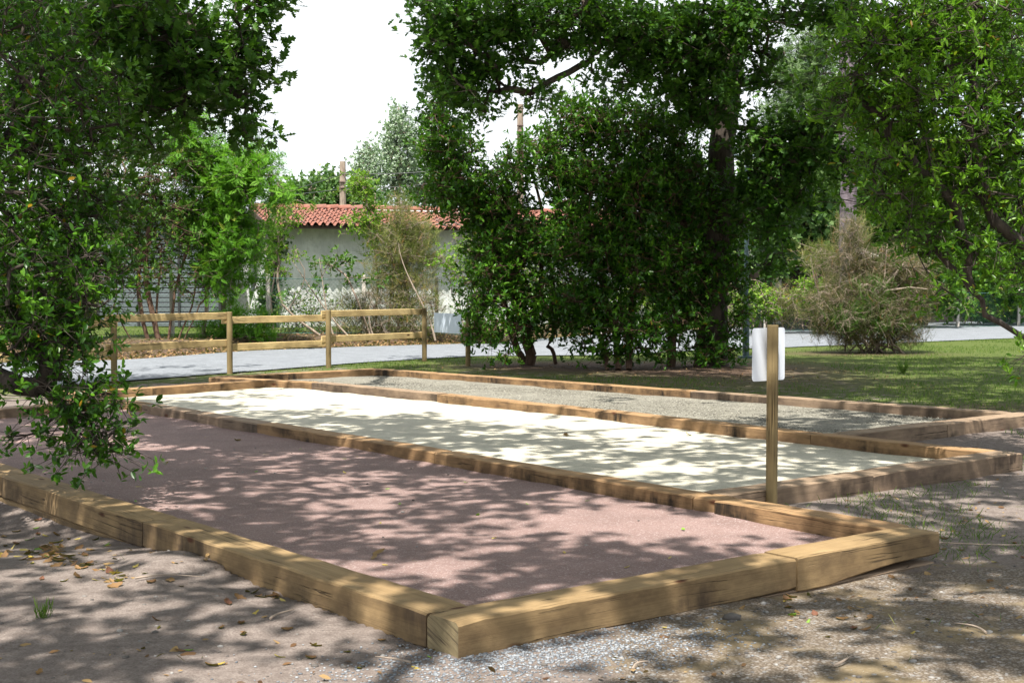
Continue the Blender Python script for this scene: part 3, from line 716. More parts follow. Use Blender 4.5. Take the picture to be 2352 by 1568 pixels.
wl2.poly([(-.02, -.02, gz - .3), (-.02, -.02, 2.9), (-.02, .9, 2.9), (-.02, .9, gz - .3)]); wl2.poly([(-.25, .3, 2.9), (-.25, .9, 2.9), (-.02, .9, 2.9), (-.02, -.02, 2.9)])
wl2.build('buttress', M['wall'], house)
lt = MB(); lt.box((-1.75, 2.6, 1.6), (2.4, .2, 3.2)); lt.build('side_wall', M['wall'], house)
dp = MB(); dp.tube([(-3.0, 2.42, 0), (-3.0, 2.42, 3.3)], .06, 8); dp.build('downpipe', M['pipe'], house)
# roof: canal tiles, real corrugation with lapped courses
tiles = MB(); pw = .235; ncr = 9; y0, z0 = -OH, EV - .16; y1, z1 = DP / 2, RG; sl_ = math.hypot(y1 - y0, z1 - z0); x0_, x1_ = -.45, LN + .4
nsx = int((x1_ - x0_) / (pw / 8))
tv, tf_ = [], []
rg = np.random.default_rng(5)
for c_i in range(ncr):
    for e in (0, 1):
        tpos = (c_i + e * 1.02) / ncr; yy = y0 + (y1 - y0) * min(tpos, 1); zz = z0 + (z1 - z0) * min(tpos, 1)
        X_ = np.linspace(x0_, x1_, nsx); Wv = np.sin((X_ - x0_) / pw * 2 * math.pi); Wv = np.sign(Wv) * np.abs(Wv) ** .75 * .055
        lift = .035 * (1 - e) + .012 + .02 * np.sin(X_ * .9) - (.035 * np.sin(X_ / (LN) * math.pi))
        jit = np.repeat(rg.uniform(-.012, .012, nsx // 4 + 1), 4)[:nsx]
        tv.append(np.stack([X_, np.full(nsx, yy) - (.03 + jit * 1.5) * (1 - e), zz + Wv + lift + jit * .4], 1))
    for j in range(nsx - 1):
        a0 = (c_i * 2) * nsx + j; tf_.append((a0, a0 + 1, a0 + 1 + nsx, a0 + nsx))
nv = len(tv) * nsx
tv = np.concatenate(tv); tf_ = np.array(tf_)
tv2 = tv.copy(); tv2[:, 1] = DP - tv2[:, 1]      # rear slope
allv = np.concatenate([tv, tv2]); allf = np.concatenate([tf_, tf_[:, ::-1] + len(tv)])
roof = link('roof', mesh_np('roof', allv, allf, M['tile'], smooth=True), house)
ud = MB()
ud.poly([(x0_, y0 + .05, z0 - .03), (x1_, y0 + .05, z0 - .03), (x1_, y1, z1 - .06), (x0_, y1, z1 - .06)]); ud.poly([(x0_, DP - y0, z0 - .03), (x1_, DP - y0, z0 - .03), (x1_, y1, z1 - .061), (x0_, y1, z1 - .061)])
for k in range(26): ud.box((x0_ + .2 + k * .5, y0 + .5, z0 + .1), (.08, .95, .09), 0, Matrix.Rotation(math.atan2(z1 - z0, y1 - y0), 3, 'X'))
ud.box(((x0_ + x1_) / 2, y0 + .09, z0 - .045), (x1_ - x0_, .03, .1))
for sx in (x0_ - .02,):
    ud.box((sx, (y0 + y1) / 2, (z0 + z1) / 2 - .07), (.04, sl_, .2), 0, Matrix.Rotation(math.atan2(z1 - z0, y1 - y0), 3, 'X'))
ud.build('eaves', M['darkwood'], house)
rd = MB()
k = 0; xx = x0_
while xx < x1_ - .1:
    wq = .42; rd.tube([(xx, y1, z1 + .055), (xx + wq + .04, y1, z1 + .075)], [.105, .12], 8, 0, True); xx += wq
xx = x0_ + .1
while xx < x1_ - .2:
    rd.box((xx, y1 - .13, z1 - .005), (.13, .07, .06), .015, m=1); xx += pw
rd.build('ridge', [M['tile'], M['mortar']], roof)
# ivy on the gable corner
rng = np.random.default_rng(77)
iv = []
for cx, cz, rx, rz, n in ((-.18, 2.3, .22, .9, 900), (-.35, 1.1, .3, .8, 700), (.05, 2.9, .2, .3, 200)):
    q = rng.normal(size=(n, 3)) * np.array((rx, .18, rz)) * .6 + np.array((cx, .0, cz))
    iv.append(leaves(q, rng.normal(size=(n, 3)) + np.array((0, -.2, -.6)), np.array((0, -1, .4)) + rng.normal(size=(n, 3)) * .4, rng.uniform(.07, .14, n), TQ, rng.uniform(0, .9, n), 1.5))
v_, f_, t_ = joinm(iv); g = thing('ivy', 'dark ivy climbing the corner of the white house', 'climbing plant', (hc[0], hc[1], 0), rz=ha)
link('foliage', mesh_np('foliage', v_, f_, M['ivy'], tint=t_), g)
st_ = MB(); st_.tube([(-.2, -.25, .2), (-.3, -.3, 1.2), (-.1, -.2, 2.2), (-.2, -.2, 3)], .03, 6); st_.build('stem', M['bark'], g)

# pale slatted building to the left
sx0, sx1 = W(225, 655, 44)[0], W(505, 655, 44)[0]
sb = thing('slatted_building', 'pale grey slatted shed behind the dark thicket on the left', 'building', (sx0, 44, 0))
wd_ = sx1 - sx0; b = MB()
for k in range(26): b.box((wd_ / 2, 0, .35 + k * .155), (wd_, .03, .115), 0, Matrix.Rotation(R(14), 3, 'X'))
b.build('slats', M['slat'], sb)
b = MB(); b.box((wd_ / 2, 2.1, 2.1), (wd_, 4, 4.0)); b.build('wall', M['darkwood'], sb)
b = MB(); b.box((wd_ / 2, 1.9, 4.35), (wd_ + .5, 5, .12), .02, Matrix.Rotation(R(4), 3, 'X')); b.build('roof', M['slat'], sb)
for k in range(4):
    b = MB(); b.box((wd_ * k / 3, -.045, 2.2), (.07, .05, 4.1)); b.build('upright', M['pipe'], sb)
# dark plank shed to the right
qx0, qx1 = W(1745, 655, 50)[0], W(1995, 655, 50)[0]
ps = thing('plank_shed', 'dark weathered plank shed half hidden by bushes beyond the road on the right', 'shed', (qx0, 50, 0))
wq = qx1 - qx0; b = MB()
for k in range(11): b.box((wq / 2, 0, .5 + k * .2), (wq, .03, .175), .003, Matrix.Rotation(R(random.uniform(-1.2, 1.2)), 3, 'Y'))
b.build('planks', M['plank'], ps)
b = MB(); b.box((wq / 2, 1.6, 1.3), (wq - .1, 3, 2.6)); b.build('wall', M['darkwood'], ps)
b = MB(); b.box((wq / 2, 1.4, 2.85), (wq + .5, 3.8, .08), .01, Matrix.Rotation(R(7), 3, 'X')); b.build('roof', M['conc'], ps)
b = MB(); b.box((wq * .16, -.06, 1.5), (.28, .08, 2.6), .01); b.build('corner_post', M['conc'], ps)

# utility poles
def upole(u, vtop, d, lab, r=.13):
    p = W(u, vtop, d); g = thing('utility_pole', lab, 'pole', (p[0], p[1], 0), group='utility poles')
    b = MB(); b.tube([(0, 0, -.5), (0, 0, p[2] / 2), (0, 0, p[2])], [r * 1.25, r * 1.1, r], 12); b.build('pole', M['greybark'], g)
    for dz in (.9, 1.15):
        b = MB(); b.tube([(-.14, -.16, p[2] - dz), (.14, -.16, p[2] - dz)], .04, 8); b.build('insulator', M['plank'], g)
    return p
pA = upole(787, 371, 60, 'tall wooden utility pole rising behind the tiled roof')
pB = upole(1195, 240, 58, 'second utility pole showing above the dark shrubs in the sky gap')
for nm, z1o, z2o, left in (('upper', -.35, -2.2, (560, 300)), ('lower', -1.0, -2.6, (500, 425))):
    a0 = W(left[0], left[1] if nm == 'lower' else 436, 75); pts = []
    P0, P1, P2 = a0, pA + np.array((0, -.14, z1o - .2)), pB + np.array((0, -.14, z2o))
    for k in range(13): t = k / 12; pts.append(P0 * (1 - t) + P1 * t - np.array((0, 0, .35 * math.sin(math.pi * t))))
    for k in range(1, 13): t = k / 12; pts.append(P1 * (1 - t) + P2 * t - np.array((0, 0, .25 * math.sin(math.pi * t))))
    b = MB(); b.tube(pts, .018, 5)
    tag(b.build('cable', M['wire']), f'{nm} of the two thin black overhead cables between the utility poles', 'cable', 'overhead cables')
# slim metal lamp column in front of the oak
lp = G(1713, 822); g = thing('lamp_column', 'slim blue grey metal column standing beside the oak trunk', 'lamp post', (lp[0], lp[1], 0))
b = MB(); b.tube([(0, 0, 0), (0, 0, .9), (0, 0, .92), (0, 0, 4.4)], [.075, .075, .055, .045], 12); b.build('column', M['metal'], g)
b = MB(); b.box((0, 0, .02), (.3, .3, .05), .005); b.build('base_plate', M['metal'], g)
b = MB(); b.box((-.1, 0, 4.42), (.5, .2, .08), .03); b.build('lamp_head', M['metal'], g)

# chain link fences on concrete posts
def wirefence(pts, lab, h=1.45, brace=None, extra_lean=None):
    g = thing('wire_fence', lab, 'fence', (*pts[0], 0)); p0 = V3(pts[0])
    for (x, y) in pts:
        z = float(ground_z(x, y)); b = MB(); b.box((0, 0, h / 2 - .15 + z), (.1, .1, h + .3), .012, Matrix.Rotation(0, 3, 'X') @ Matrix.Rotation(math.pi / 2, 3, 'Y') if False else None)
        b.build('post', M['conc'], g, loc=(x - p0[0], y - p0[1], 0))
    for b_ in (brace or []):
        x, y, dx = b_; b = MB(); z = float(ground_z(x, y)); b.tube([(0, 0, z + h * .72), (dx, -.1, z - .1)], .045, 6); b.build('brace', M['conc'], g, loc=(x - p0[0], y - p0[1], 0))
    b = MB(); b2 = MB()
    for i in range(len(pts) - 1):
        a, c = V3(pts[i]), V3(pts[i + 1]); ln = np.linalg.norm(c - a); n = int(ln / .11); za, zc_ = float(ground_z(*a)), float(ground_z(*c)); top = h - .12
        def at(s, z):
            s = min(max(s, 0), 1); q = a + (c - a) * s - p0; return (q[0], q[1] - .07, za + (zc_ - za) * s + z)
        for k in range(-int(top / .11), n):
            for s_ in (1, -1):
                s0 = k * .11 / ln; s1 = (k * .11 + top) / ln; z0_, z1_ = 0, top
                if s0 < 0: z0_ = -s0 * ln; s0 = 0
                if s1 > 1: z1_ = top - (s1 - 1) * ln; s1 = 1
                if s_ < 0: z0_, z1_ = top - z0_, top - z1_
                pa, pb = V3(at(s0, z0_)), V3(at(s1, z1_)); w_ = .0022
                b.poly([pa + (0, 0, w_), pa - (0, 0, w_), pb - (0, 0, w_), pb + (0, 0, w_)])
        for z in (top, .05): b2.tube([at(0, z), at(.5, z - .015), at(1, z)], .008, 4)
    b.build('mesh', M['gwire'], g); b2.build('line_wire', M['gwire'], g)
wp = [W(u, 700, d)[:2] for u, d in ((150, 33.5), (395, 35), (616, 36.5), (836, 37.8), (1003, 38.8), (1190, 40), (1380, 41))]
wirefence([tuple(p) for p in wp], 'chain link fence on concrete posts in front of the white house', 1.62, brace=[(wp[3][0] + .08, wp[3][1], .62)])
wp2 = [W(u, 700, d)[:2] for u, d in ((1640, 46), (1758, 47), (1890, 48.5), (2050, 50), (2200, 52), (2340, 54), (2480, 56))]
wirefence([tuple(p) for p in wp2], 'chain link fence beyond the road on the right', 1.45)


# ------------------------------------------------------------------ trees and shrubs
def wl_(u, v, d): return tuple(W(u, v, d))
# strawberry tree whose branches hang over the left of the courts
plant('strawberry_tree', 'large dark glossy leaved strawberry tree hanging into the picture from the left edge', 'tree', (-6.4, 10.4, -.1),
      [[(-6.4, 10.4, -.1), (-6.2, 10.3, 1.2), (-5.6, 10.1, 2.4), (-5.0, 10., 3.8)], [(-6.3, 10.4, .2), (-5.3, 10., .75), (-4.2, 9.8, 1.0), wl_(90, 900, 9.7), wl_(170, 960, 9.6)],
       [(-6.3, 10.5, .1), (-5.6, 10.9, 1.6), (-4.6, 10.7, 2.6)]],
      [(30, 80, 180, 150, 10.2, .7, 55), (60, 330, 190, 170, 10.1, .7, 80), (30, 560, 190, 170, 10, .7, 90), (200, 640, 85, 90, 9.8, .4, 26), (80, 750, 150, 75, 9.8, .5, 46),
       (135, 780, 70, 70, 9.7, .35, 22), (150, 880, 78, 46, 9.6, .3, 14), (250, 905, 45, 25, 9.5, .2, 6), (165, 950, 80, 45, 9.5, .25, 10), (40, 990, 50, 30, 9.6, .2, 3), (235, 1000, 65, 35, 9.5, .2, 10),
       (200, 1035, 60, 22, 9.45, .2, 7), (200, 480, 90, 110, 10.2, .5, 30), (190, 240, 100, 120, 10.3, .5, 30), (-300, 300, 200, 500, 10.5, 1., 90)],
      11, 'arb_leaf', 'bark', TE, .068, 7, 6, .26, .085, .004, oddf=.008, arch=.05)
# oaks around the courts: their high crowns give the dappled shade
def shade(sx, sy):
    """share of shade wanted at a ground spot (world xy)"""
    lu, lv = toL(sx, sy)
    s = .56
    if lv < 0 and lu > -3: s = .70 if lu > 3 else .60
    if lu < 0: s = .28 if lv < 1.2 else .66
    if 0 < lv < 3.4 and 0 < lu < 13:
        s = .74 + .09 * min(1, max(0, (lu - 5) / 4)); s -= .30 if (lv > 1.9 and lu < 3.2) else 0; s -= .22 if 2.6 < lu < 4.8 and lv > .9 else 0
    if 3.4 <= lv < 7.2 and lu > 1.6:
        s = .74
        if lu > 3: s = .66
        if lv > 6.1 and lu > 4.5: s = .02
        if lu > 9.5 and lv > 4.9: s = .04
        if lu < 3.6: s = .8
    if lv >= 7.2 and lu > 3.6: s = .04 if lu > 6.1 else .88
    if lu < 1.6 and lv > 3.6: s = .84
    if lv > 10.8 and lu > 2: s = .55
    if lv > 5 and lu < 3.6 and lu > 1.9 and lv > 7.3: s = .86
    if sy > 21 and sx < -2.5: s = 0
    if sy > 20 and sx > 5.2: s = .62 if sy < 30 else .3
    if -7 < sx < -2.3 and 9 < sy < 14 and lu > 4.5: s = .62
    if sx > 3.9 and 11.6 < sy < 16: s = .16
    if -1 < sx < 5.2 and sy > 19.5: s = (.95 if sy < 24 else .2) if lv > 10.8 else s
    if lu > 12.5 and lv < 10: s = .03
    return s
rng = np.random.default_rng(101)
SHT = {'a': ((-5.2, -3.5), []), 'b': ((7.6, -2.0), []), 'c': ((-9.2, 13.5), []), 'd': ((13.5, 14.5), [])}
vals = []
for k in range(4200):
    q = (rng.uniform(-8, 10), rng.uniform(1, 30)); vals.append(mnoise.noise(Vector((q[0] * 1.15, q[1] * 1.15, 3.3))) + .75 * mnoise.noise(Vector((q[0] * 2.9, q[1] * 2.9, 9.3))))
vals = np.sort(vals)
ncl = 0
for k in range(15000):
    sx, sy = rng.uniform(-8.5, 15), rng.uniform(1.5, 31)
    if abs(sx) > .42 * sy + 3.2: continue
    n = mnoise.noise(Vector((sx * 1.15, sy * 1.15, 3.3))) + .75 * mnoise.noise(Vector((sx * 2.9, sy * 2.9, 9.3)))
    pq = np.searchsorted(vals, n) / len(vals)
    if pq > shade(sx, sy): continue
    kk = SH * (1 / math.tan(SUN_EL)); hmin = (1.6 + .2074 * sy + .9) / (1 + .2074 * -kk.y * -1 * -1) if False else 0
    h = rng.uniform(6.4, 9.8) if sy < 17 else rng.uniform(7.6, 10.6)
    x, y = sx + kk.x * h, sy + kk.y * h
    if y > 0 and h < 1.6 + .2074 * y + .75: h = 1.6 + .2074 * (sy) + 1.0; x, y = sx + kk.x * h, sy + kk.y * h
    best = min(SHT, key=lambda t: math.hypot(SHT[t][0][0] - x, SHT[t][0][1] - y) * (1.15 if t in 'ab' else 1))
    SHT[best][1].append((x, y, h))
    if shade(sx, sy) > .9: SHT[best][1].append((x + rng.normal() * .25, y + rng.normal() * .25, h + rng.uniform(0, .5)))
oakl = {'a': 'overhanging oak rooted behind the viewer on the left, only its shade seen', 'b': 'overhanging oak rooted behind the viewer on the right, only its shade seen',
        'c': 'oak at the left whose leafy boughs droop across the upper left of the sky', 'd': 'oak beyond the right edge shading the lawn'}
for key, (xy, cl) in SHT.items():
    if not cl: continue
    x, y = xy; up_ = 1 if x < 0 else -1
    tr = [[(x, y, -.1), (x + .1, y, 2.5), (x + .25 * up_, y + .4, 5.0), (x + .9 * up_, y + 1.2, 7.2)], [(x + .2 * up_, y + .2, 4.2), (x + 1.8 * up_, y + 1.8, 6.8), (x + 3.5 * up_, y + 4, 8.2)]]
    bl = []
    if key == 'c':
        bl = [(420, 40, 190, 80, 12.0, .9, 60), (480, 170, 110, 90, 12, .6, 42), (350, 230, 120, 80, 12, .6, 34), (555, 130, 55, 100, 12, .4, 22), (562, 275, 34, 32, 11.8, .3, 11), (280, 120, 180, 150, 12.4, .8, 70),
              (610, 5, 70, 22, 12, .4, 12), (240, 300, 130, 90, 12.5, .6, 22), (150, 100, 150, 150, 13, .8, 60)]
        tr.append([(x + .1, y, 2.8), (x + 2.4, y - .6, 4.6), (x + 4.3, y - 1.2, 5.2), wl_(300, -60, 12.2), wl_(430, 60, 12.1)])
    plant('oak_tree', oakl[key], 'tree', (x, y, -.1), tr, bl, 200 + ord(key), 'oak_leaf', 'bark', TO, .12, 5, 5, .21, .24, .004, oddf=.02, up=.9,
          open_=1.1, group='oaks shading the courts', clumps=np.array(cl), seg=.45, arch=.03, droop=.1, wob=.16, cap=.075)
# sunlit oak farther back on the left
plant('oak_tree', 'paler sunlit oak behind the drooping boughs in the upper left corner', 'tree', (-9.5, 21.5, 0), [[(-9.5, 21.5, 0), (-9.3, 21.3, 3), (-8.6, 21, 5.4), (-7.5, 20.5, 7)], [(-9.3, 21.3, 3), wl_(120, 120, 20.5), wl_(60, -20, 20)]],
      [(150, 60, 260, 110, 20.5, 1.5, 160), (90, 260, 200, 150, 20.5, 1.3, 130), (330, 120, 120, 120, 20, 1., 60), (100, 450, 200, 120, 20.5, 1.2, 60)], 31, 'oak_leaf', 'bark', TO, .11, 6, 5, .36, .2, .005, oddf=.02, up=.9, open_=1.1)
# dark multi-stem thicket behind the rail fence, left
def stems(rng, pts, d, h, spread=.25, r=1):
    out = []
    for u, v, tu, tv in pts:
        g0 = np.array((*W(u, v, d)[:2], .1)); t1 = W(tu, tv, d); out.append([tuple(g0), tuple(g0 * .55 + t1 * .45 + np.array((rng.normal() * .12, rng.normal() * .2, .15))), tuple(t1)])
    return out
rr = np.random.default_rng(8)
plant('thicket_shrub', 'tall dark shrub with many thin leaning stems behind the left half of the rail fence', 'shrub', (*W(370, 790, 33.5)[:2], .1),
      stems(rr, [(310, 790, 270, 620), (345, 792, 330, 560), (372, 790, 350, 480), (385, 792, 440, 540), (400, 790, 455, 620), (415, 790, 480, 660), (300, 790, 300, 680), (362, 790, 372, 560)], 33.5, 3),
      [(320, 400, 80, 120, 33.5, 1., 120), (400, 500, 70, 110, 33.5, .9, 90), (300, 540, 70, 90, 33.8, .8, 70), (360, 620, 90, 60, 33.5, .8, 34), (420, 380, 50, 60, 33.5, .8, 30), (240, 430, 80, 150, 34, 1, 80), (450, 640, 50, 60, 33.5, .6, 14)],
      41, 'dark_leaf', 'redbark', TE, .10, 7, 7, .33, .07, .008, arch=0., wid=.75, trunk_name='stem')
plant('thicket_shrub', 'second dark shrub at the far left beside the slatted shed', 'shrub', (*W(160, 790, 33)[:2], .1), stems(rr, [(120, 790, 80, 620), (160, 790, 160, 560), (190, 790, 220, 640)], 33, 3),
      [(60, 560, 130, 120, 33, 1.2, 110), (180, 640, 80, 80, 33, .9, 60), (60, 700, 130, 50, 32.5, .8, 40), (180, 720, 100, 35, 33, .6, 26)], 42, 'dark_leaf', 'redbark', TE, .11, 7, 6, .35, .06, .008, arch=0., trunk_name='stem')
# bright feathery robinia
plant('robinia_tree', 'bright green feathery robinia left of the tiled roof', 'tree', (*W(470, 780, 35)[:2], .2),
      [[(*W(470, 780, 35)[:2], .2), wl_(475, 640, 35), wl_(470, 470, 34.5), wl_(480, 330, 34)], [wl_(475, 600, 35), wl_(540, 480, 34), wl_(600, 400, 33.5)]],
      [(440, 330, 70, 80, 34, .9, 46), (490, 410, 90, 80, 34, 1., 70), (570, 360, 60, 40, 33.5, .7, 16), (585, 412, 66, 36, 33.5, .8, 24), (500, 510, 90, 60, 34, .9, 46), (640, 450, 30, 24, 33.5, .5, 8), (525, 495, 46, 36, 33.8, .7, 14),
       (540, 570, 60, 50, 33.8, .6, 20), (470, 600, 50, 60, 34, .6, 16), (530, 660, 60, 45, 34, .6, 14), (580, 540, 40, 30, 33.8, .5, 7)],
      43, 'rob_leaf', 'greybark', TP, .27, 5, 7, .36, .07, .007, up=1.4, open_=1.2, oddf=.03, arch=.12, bend=.2)
plant('fern_bush', 'low bright fern-like growth at the foot of the robinia behind the rail fence', 'fern', (*W(560, 770, 35.5)[:2], .2), [[(*W(560, 770, 35.5)[:2], .2), wl_(560, 730, 35.5)]],
      [(560, 740, 60, 40, 35.5, .6, 22), (500, 760, 60, 30, 35, .6, 16), (600, 770, 40, 20, 35, .5, 8)], 44, 'rob_leaf', 'greybark', TP, .3, 4, 5, .25, .02, .006, up=1., open_=1.4, oddf=.05)
# poplars and far trees over the roof
for i, (u, v, ru, rv, d, n, lab) in enumerate(((915, 355, 42, 105, 78, 200, 'tallest pale silvery poplar behind the utility pole and the roof'), (845, 410, 34, 75, 76, 110, 'shorter pale poplar just right of the utility pole'),
                                              (975, 420, 45, 95, 80, 120, 'pale poplar partly hidden by the dark shrub on its right'))):
    b_ = W(u, 650, d); plant('poplar_tree', lab, 'tree', (b_[0], b_[1], 0), [[(b_[0], b_[1], 0), (b_[0], b_[1], 3), tuple(W(u, v + 20, d)), tuple(W(u + 4, v - rv, d))]],
          [(u, v, ru, rv, d, 1.2, n), (u, v - rv * .75, ru * .3, rv * .45, d, .5, n // 7), (u - ru * .5, v - rv * .2, ru * .3, rv * .6, d, .5, n // 7), (u + ru * .6, v - rv * .3, ru * .25, rv * .6, d, .5, n // 7), (u, v + 60, ru * 1.2, 60, d, 1., n // 3)],
          50 + i, 'pale_leaf', 'greybark', TQ, .15, 6, 7, .40, .12, .012, arch=-.1, wid=1.4, group='poplars behind the house', out=.3, bend=1.3, twigs=False)
for i, (u, v, ru, rv, d, n, lab) in enumerate(((690, 455, 60, 50, 70, 90, 'round green tree left of the utility pole beyond the roof'), (752, 440, 48, 52, 72, 90, 'taller green tree touching the utility pole beyond the roof'),
                                              (820, 455, 60, 38, 72, 60, 'grey green tree low behind the roof right of the pole'))):
    b_ = W(u, 650, d); plant('far_tree', lab, 'tree', (b_[0], b_[1], 0), [[(b_[0], b_[1], 0), (b_[0], b_[1], 2), tuple(W(u, v, d))]], [(u, v, ru, rv, d, 1.4, n), (u, v + 45, ru, 40, d, 1.2, n // 2)],
          60 + i, 'far_leaf', 'greybark', TQ, .22, 5, 6, .5, .14, .015, wid=1.5, group='trees beyond the house', twigs=False)
# saplings and brush in front of the white wall
plant('sapling', 'yellow green sapling rising above the tiled roof in front of the poplars', 'sapling', (*W(862, 790, 38.5)[:2], .25), [[(*W(862, 790, 38.5)[:2], .25), wl_(868, 640, 38.5), wl_(850, 520, 38.4), wl_(838, 420, 38.4)]],
      [(832, 425, 34, 34, 38.4, .3, 26), (852, 490, 36, 42, 38.4, .35, 26), (800, 505, 20, 22, 38.3, .2, 4), (840, 540, 26, 40, 38.4, .3, 9), (870, 560, 20, 50, 38.4, .3, 6)], 71, 'lime_leaf', 'greybark', TE, .12, 6, 5, .26, .03, .006, arch=-.1)
plant('sapling', 'leaning sapling with pale bare stems in front of the left end of the white wall', 'sapling', (*W(735, 800, 37)[:2], .25), [[(*W(735, 800, 37)[:2], .25), wl_(650, 700, 37), wl_(640, 600, 37), wl_(638, 520, 37)], [wl_(662, 712, 37), wl_(700, 640, 36.8), wl_(672, 560, 36.8)]],
      [(640, 520, 34, 42, 37, .4, 26), (625, 580, 30, 40, 37, .4, 14), (670, 500, 22, 24, 37, .3, 8), (650, 620, 30, 30, 37, .3, 6), (676, 590, 16, 26, 36.8, .3, 4)], 72, 'lime_leaf', 'greybark', TE, .10, 6, 5, .24, .035, .006, arch=-.05)
plant('sapling', 'arching sapling with sparse dark leaves across the middle of the white wall', 'sapling', (*W(850, 800, 37.6)[:2], .25), [[(*W(850, 800, 37.6)[:2], .25), wl_(820, 690, 37.4), wl_(790, 630, 37.4), wl_(745, 600, 37.4)]],
      [(750, 605, 36, 14, 37.4, .3, 8), (790, 600, 30, 24, 37.4, .3, 8), (730, 655, 14, 14, 37.4, .2, 3), (800, 640, 24, 20, 37.4, .3, 4), (850, 640, 30, 14, 37.4, .3, 4)], 73, 'dark_leaf', 'greybark', TE, .13, 6, 4, .22, .028, .005, arch=.15)
plant('light_shrub', 'light green leafy shrub between the white wall and the dark shrubs', 'shrub', (*W(1085, 790, 37.5)[:2], .25), stems(rr, [(1080, 790, 1060, 640), (1090, 790, 1100, 600), (1075, 790, 1020, 620)], 37.5, 2),
      [(1075, 570, 50, 36, 37.5, .5, 22), (1080, 620, 60, 44, 37.5, .6, 30), (1020, 600, 26, 26, 37.4, .4, 9), (1100, 690, 50, 40, 37.5, .6, 22), (1140, 560, 50, 60, 38, .6, 26), (1110, 750, 60, 26, 37.5, .5, 18), (1180, 640, 70, 70, 39, .6, 40)], 74, 'lime_leaf', 'greybark', TE, .11, 6, 6, .3, .03, .006)
def brush(name, lab, cat, base, blobs, seed, leaf, size=.16, k=5, tips=7, cr=.3, rb=.03, **kw):
    b0 = V3(base); r_ = np.random.default_rng(seed); trs = []
    for i in range(kw.pop('ns', 7)):
        bl = blobs[r_.integers(len(blobs))]; t1 = W(bl[0] + r_.normal() * bl[2] * .3, bl[1] + r_.normal() * bl[3] * .2, bl[4]); g0 = b0 + np.array((r_.normal() * .25, r_.normal() * .2, 0))
        trs.append([tuple(g0), tuple(g0 * .5 + t1 * .5 + np.array((r_.normal() * .1, 0, -.1))), tuple(t1)])
    return plant(name, lab, cat, base, trs, blobs, seed, leaf, kw.pop('bark', 'greybark'), TN, size, k, tips, cr, rb, .006, up=.3, open_=.55, oddf=.03, out=.3, bend=1.3, arch=-.05, trunk_name='stem', **kw)
brush('heather_shrub', 'tall brown green feathery heather in front of the white wall and the sapling', 'shrub', (*W(915, 790, 38.2)[:2], .25),
      [(905, 560, 50, 60, 38.2, .6, 60), (920, 480, 18, 40, 38.2, .3, 14), (960, 600, 50, 60, 38.2, .6, 50), (890, 650, 50, 60, 38.2, .6, 40), (960, 530, 40, 30, 38.2, .5, 22), (930, 700, 50, 50, 38.2, .5, 26)], 75, 'heather_g', .26, 5, 8, .34)
for i, (u, v, ru, rv, n, lf, lab) in enumerate(((700, 720, 75, 66, 90, 'lime_leaf', 'tangle of thin brambles below the left part of the white wall'), (785, 730, 65, 64, 90, 'heather_g', 'dry brambles around the middle concrete post'),
                                              (955, 710, 75, 76, 120, 'heather_g', 'dry twiggy brambles left of the grey board'), (860, 725, 55, 64, 80, 'heather', 'grey dead brush beside the braced concrete post'), (640, 770, 50, 30, 40, 'dark_leaf', 'low green weeds at the foot of the leftmost pale post'),
                                              (1120, 770, 90, 30, 50, 'heather', 'dry brush beyond the road behind the dark shrubs'))):
    b_ = W(u, 790, 38); leafy = lf in ('lime_leaf', 'dark_leaf')
    if leafy: plant('bramble', lab, 'bramble', (*b_[:2], .25), stems(rr, [(u + q, 795, u + q * 1.6, v - rv) for q in (-30, -10, 10, 30)], 38, 1), [(u, v, ru, rv, 37.8, .5, n)], 80 + i, lf, 'greybark', TE, .08, 4, 5, .3, .02, .006, group='brambles along the wire fence', arch=.2, wob=.3, trunk_name='stem')
    else: brush('bramble', lab, 'bramble', (*b_[:2], .25), [(u, v, ru, rv, 37.8, .5, n)], 80 + i, lf, .2, 4, 6, .32, .02, group='brambles along the wire fence', wob=.3)
# bare dead stems
for i, (pts, lab) in enumerate((([(812, 800), (760, 740), (700, 640), (672, 600)], 'long bare pale stem leaning left across the white wall'), ([(862, 800), (842, 740), (850, 700)], 'bare pale stem curving up beside the concrete brace'),
                               ([(1000, 790), (985, 700), (925, 640), (915, 560)], 'thin reddish bare stem inside the heather'), ([(770, 800), (745, 720), (742, 640), (733, 590)], 'thin dry stalk in front of the left of the white wall'))):
    b = MB(); pp = [W(u, v, 37.3) for u, v in pts]; pp[0][2] = .1
    cur = [pp[0] * (1 - t) ** 2 + 2 * pp[1] * t * (1 - t) + pp[-1] * t * t if len(pp) == 3 else (pp[0] * (1 - t) ** 3 + 3 * pp[1] * t * (1 - t) ** 2 + 3 * pp[2] * t * t * (1 - t) + pp[3] * t ** 3) for t in np.linspace(0, 1, 12)]
    b.tube(cur, list(np.linspace(.032, .008, 12)), 6); tag(b.build('bare_stem', M['dead'], smooth=True), lab, 'stem', 'bare stems')

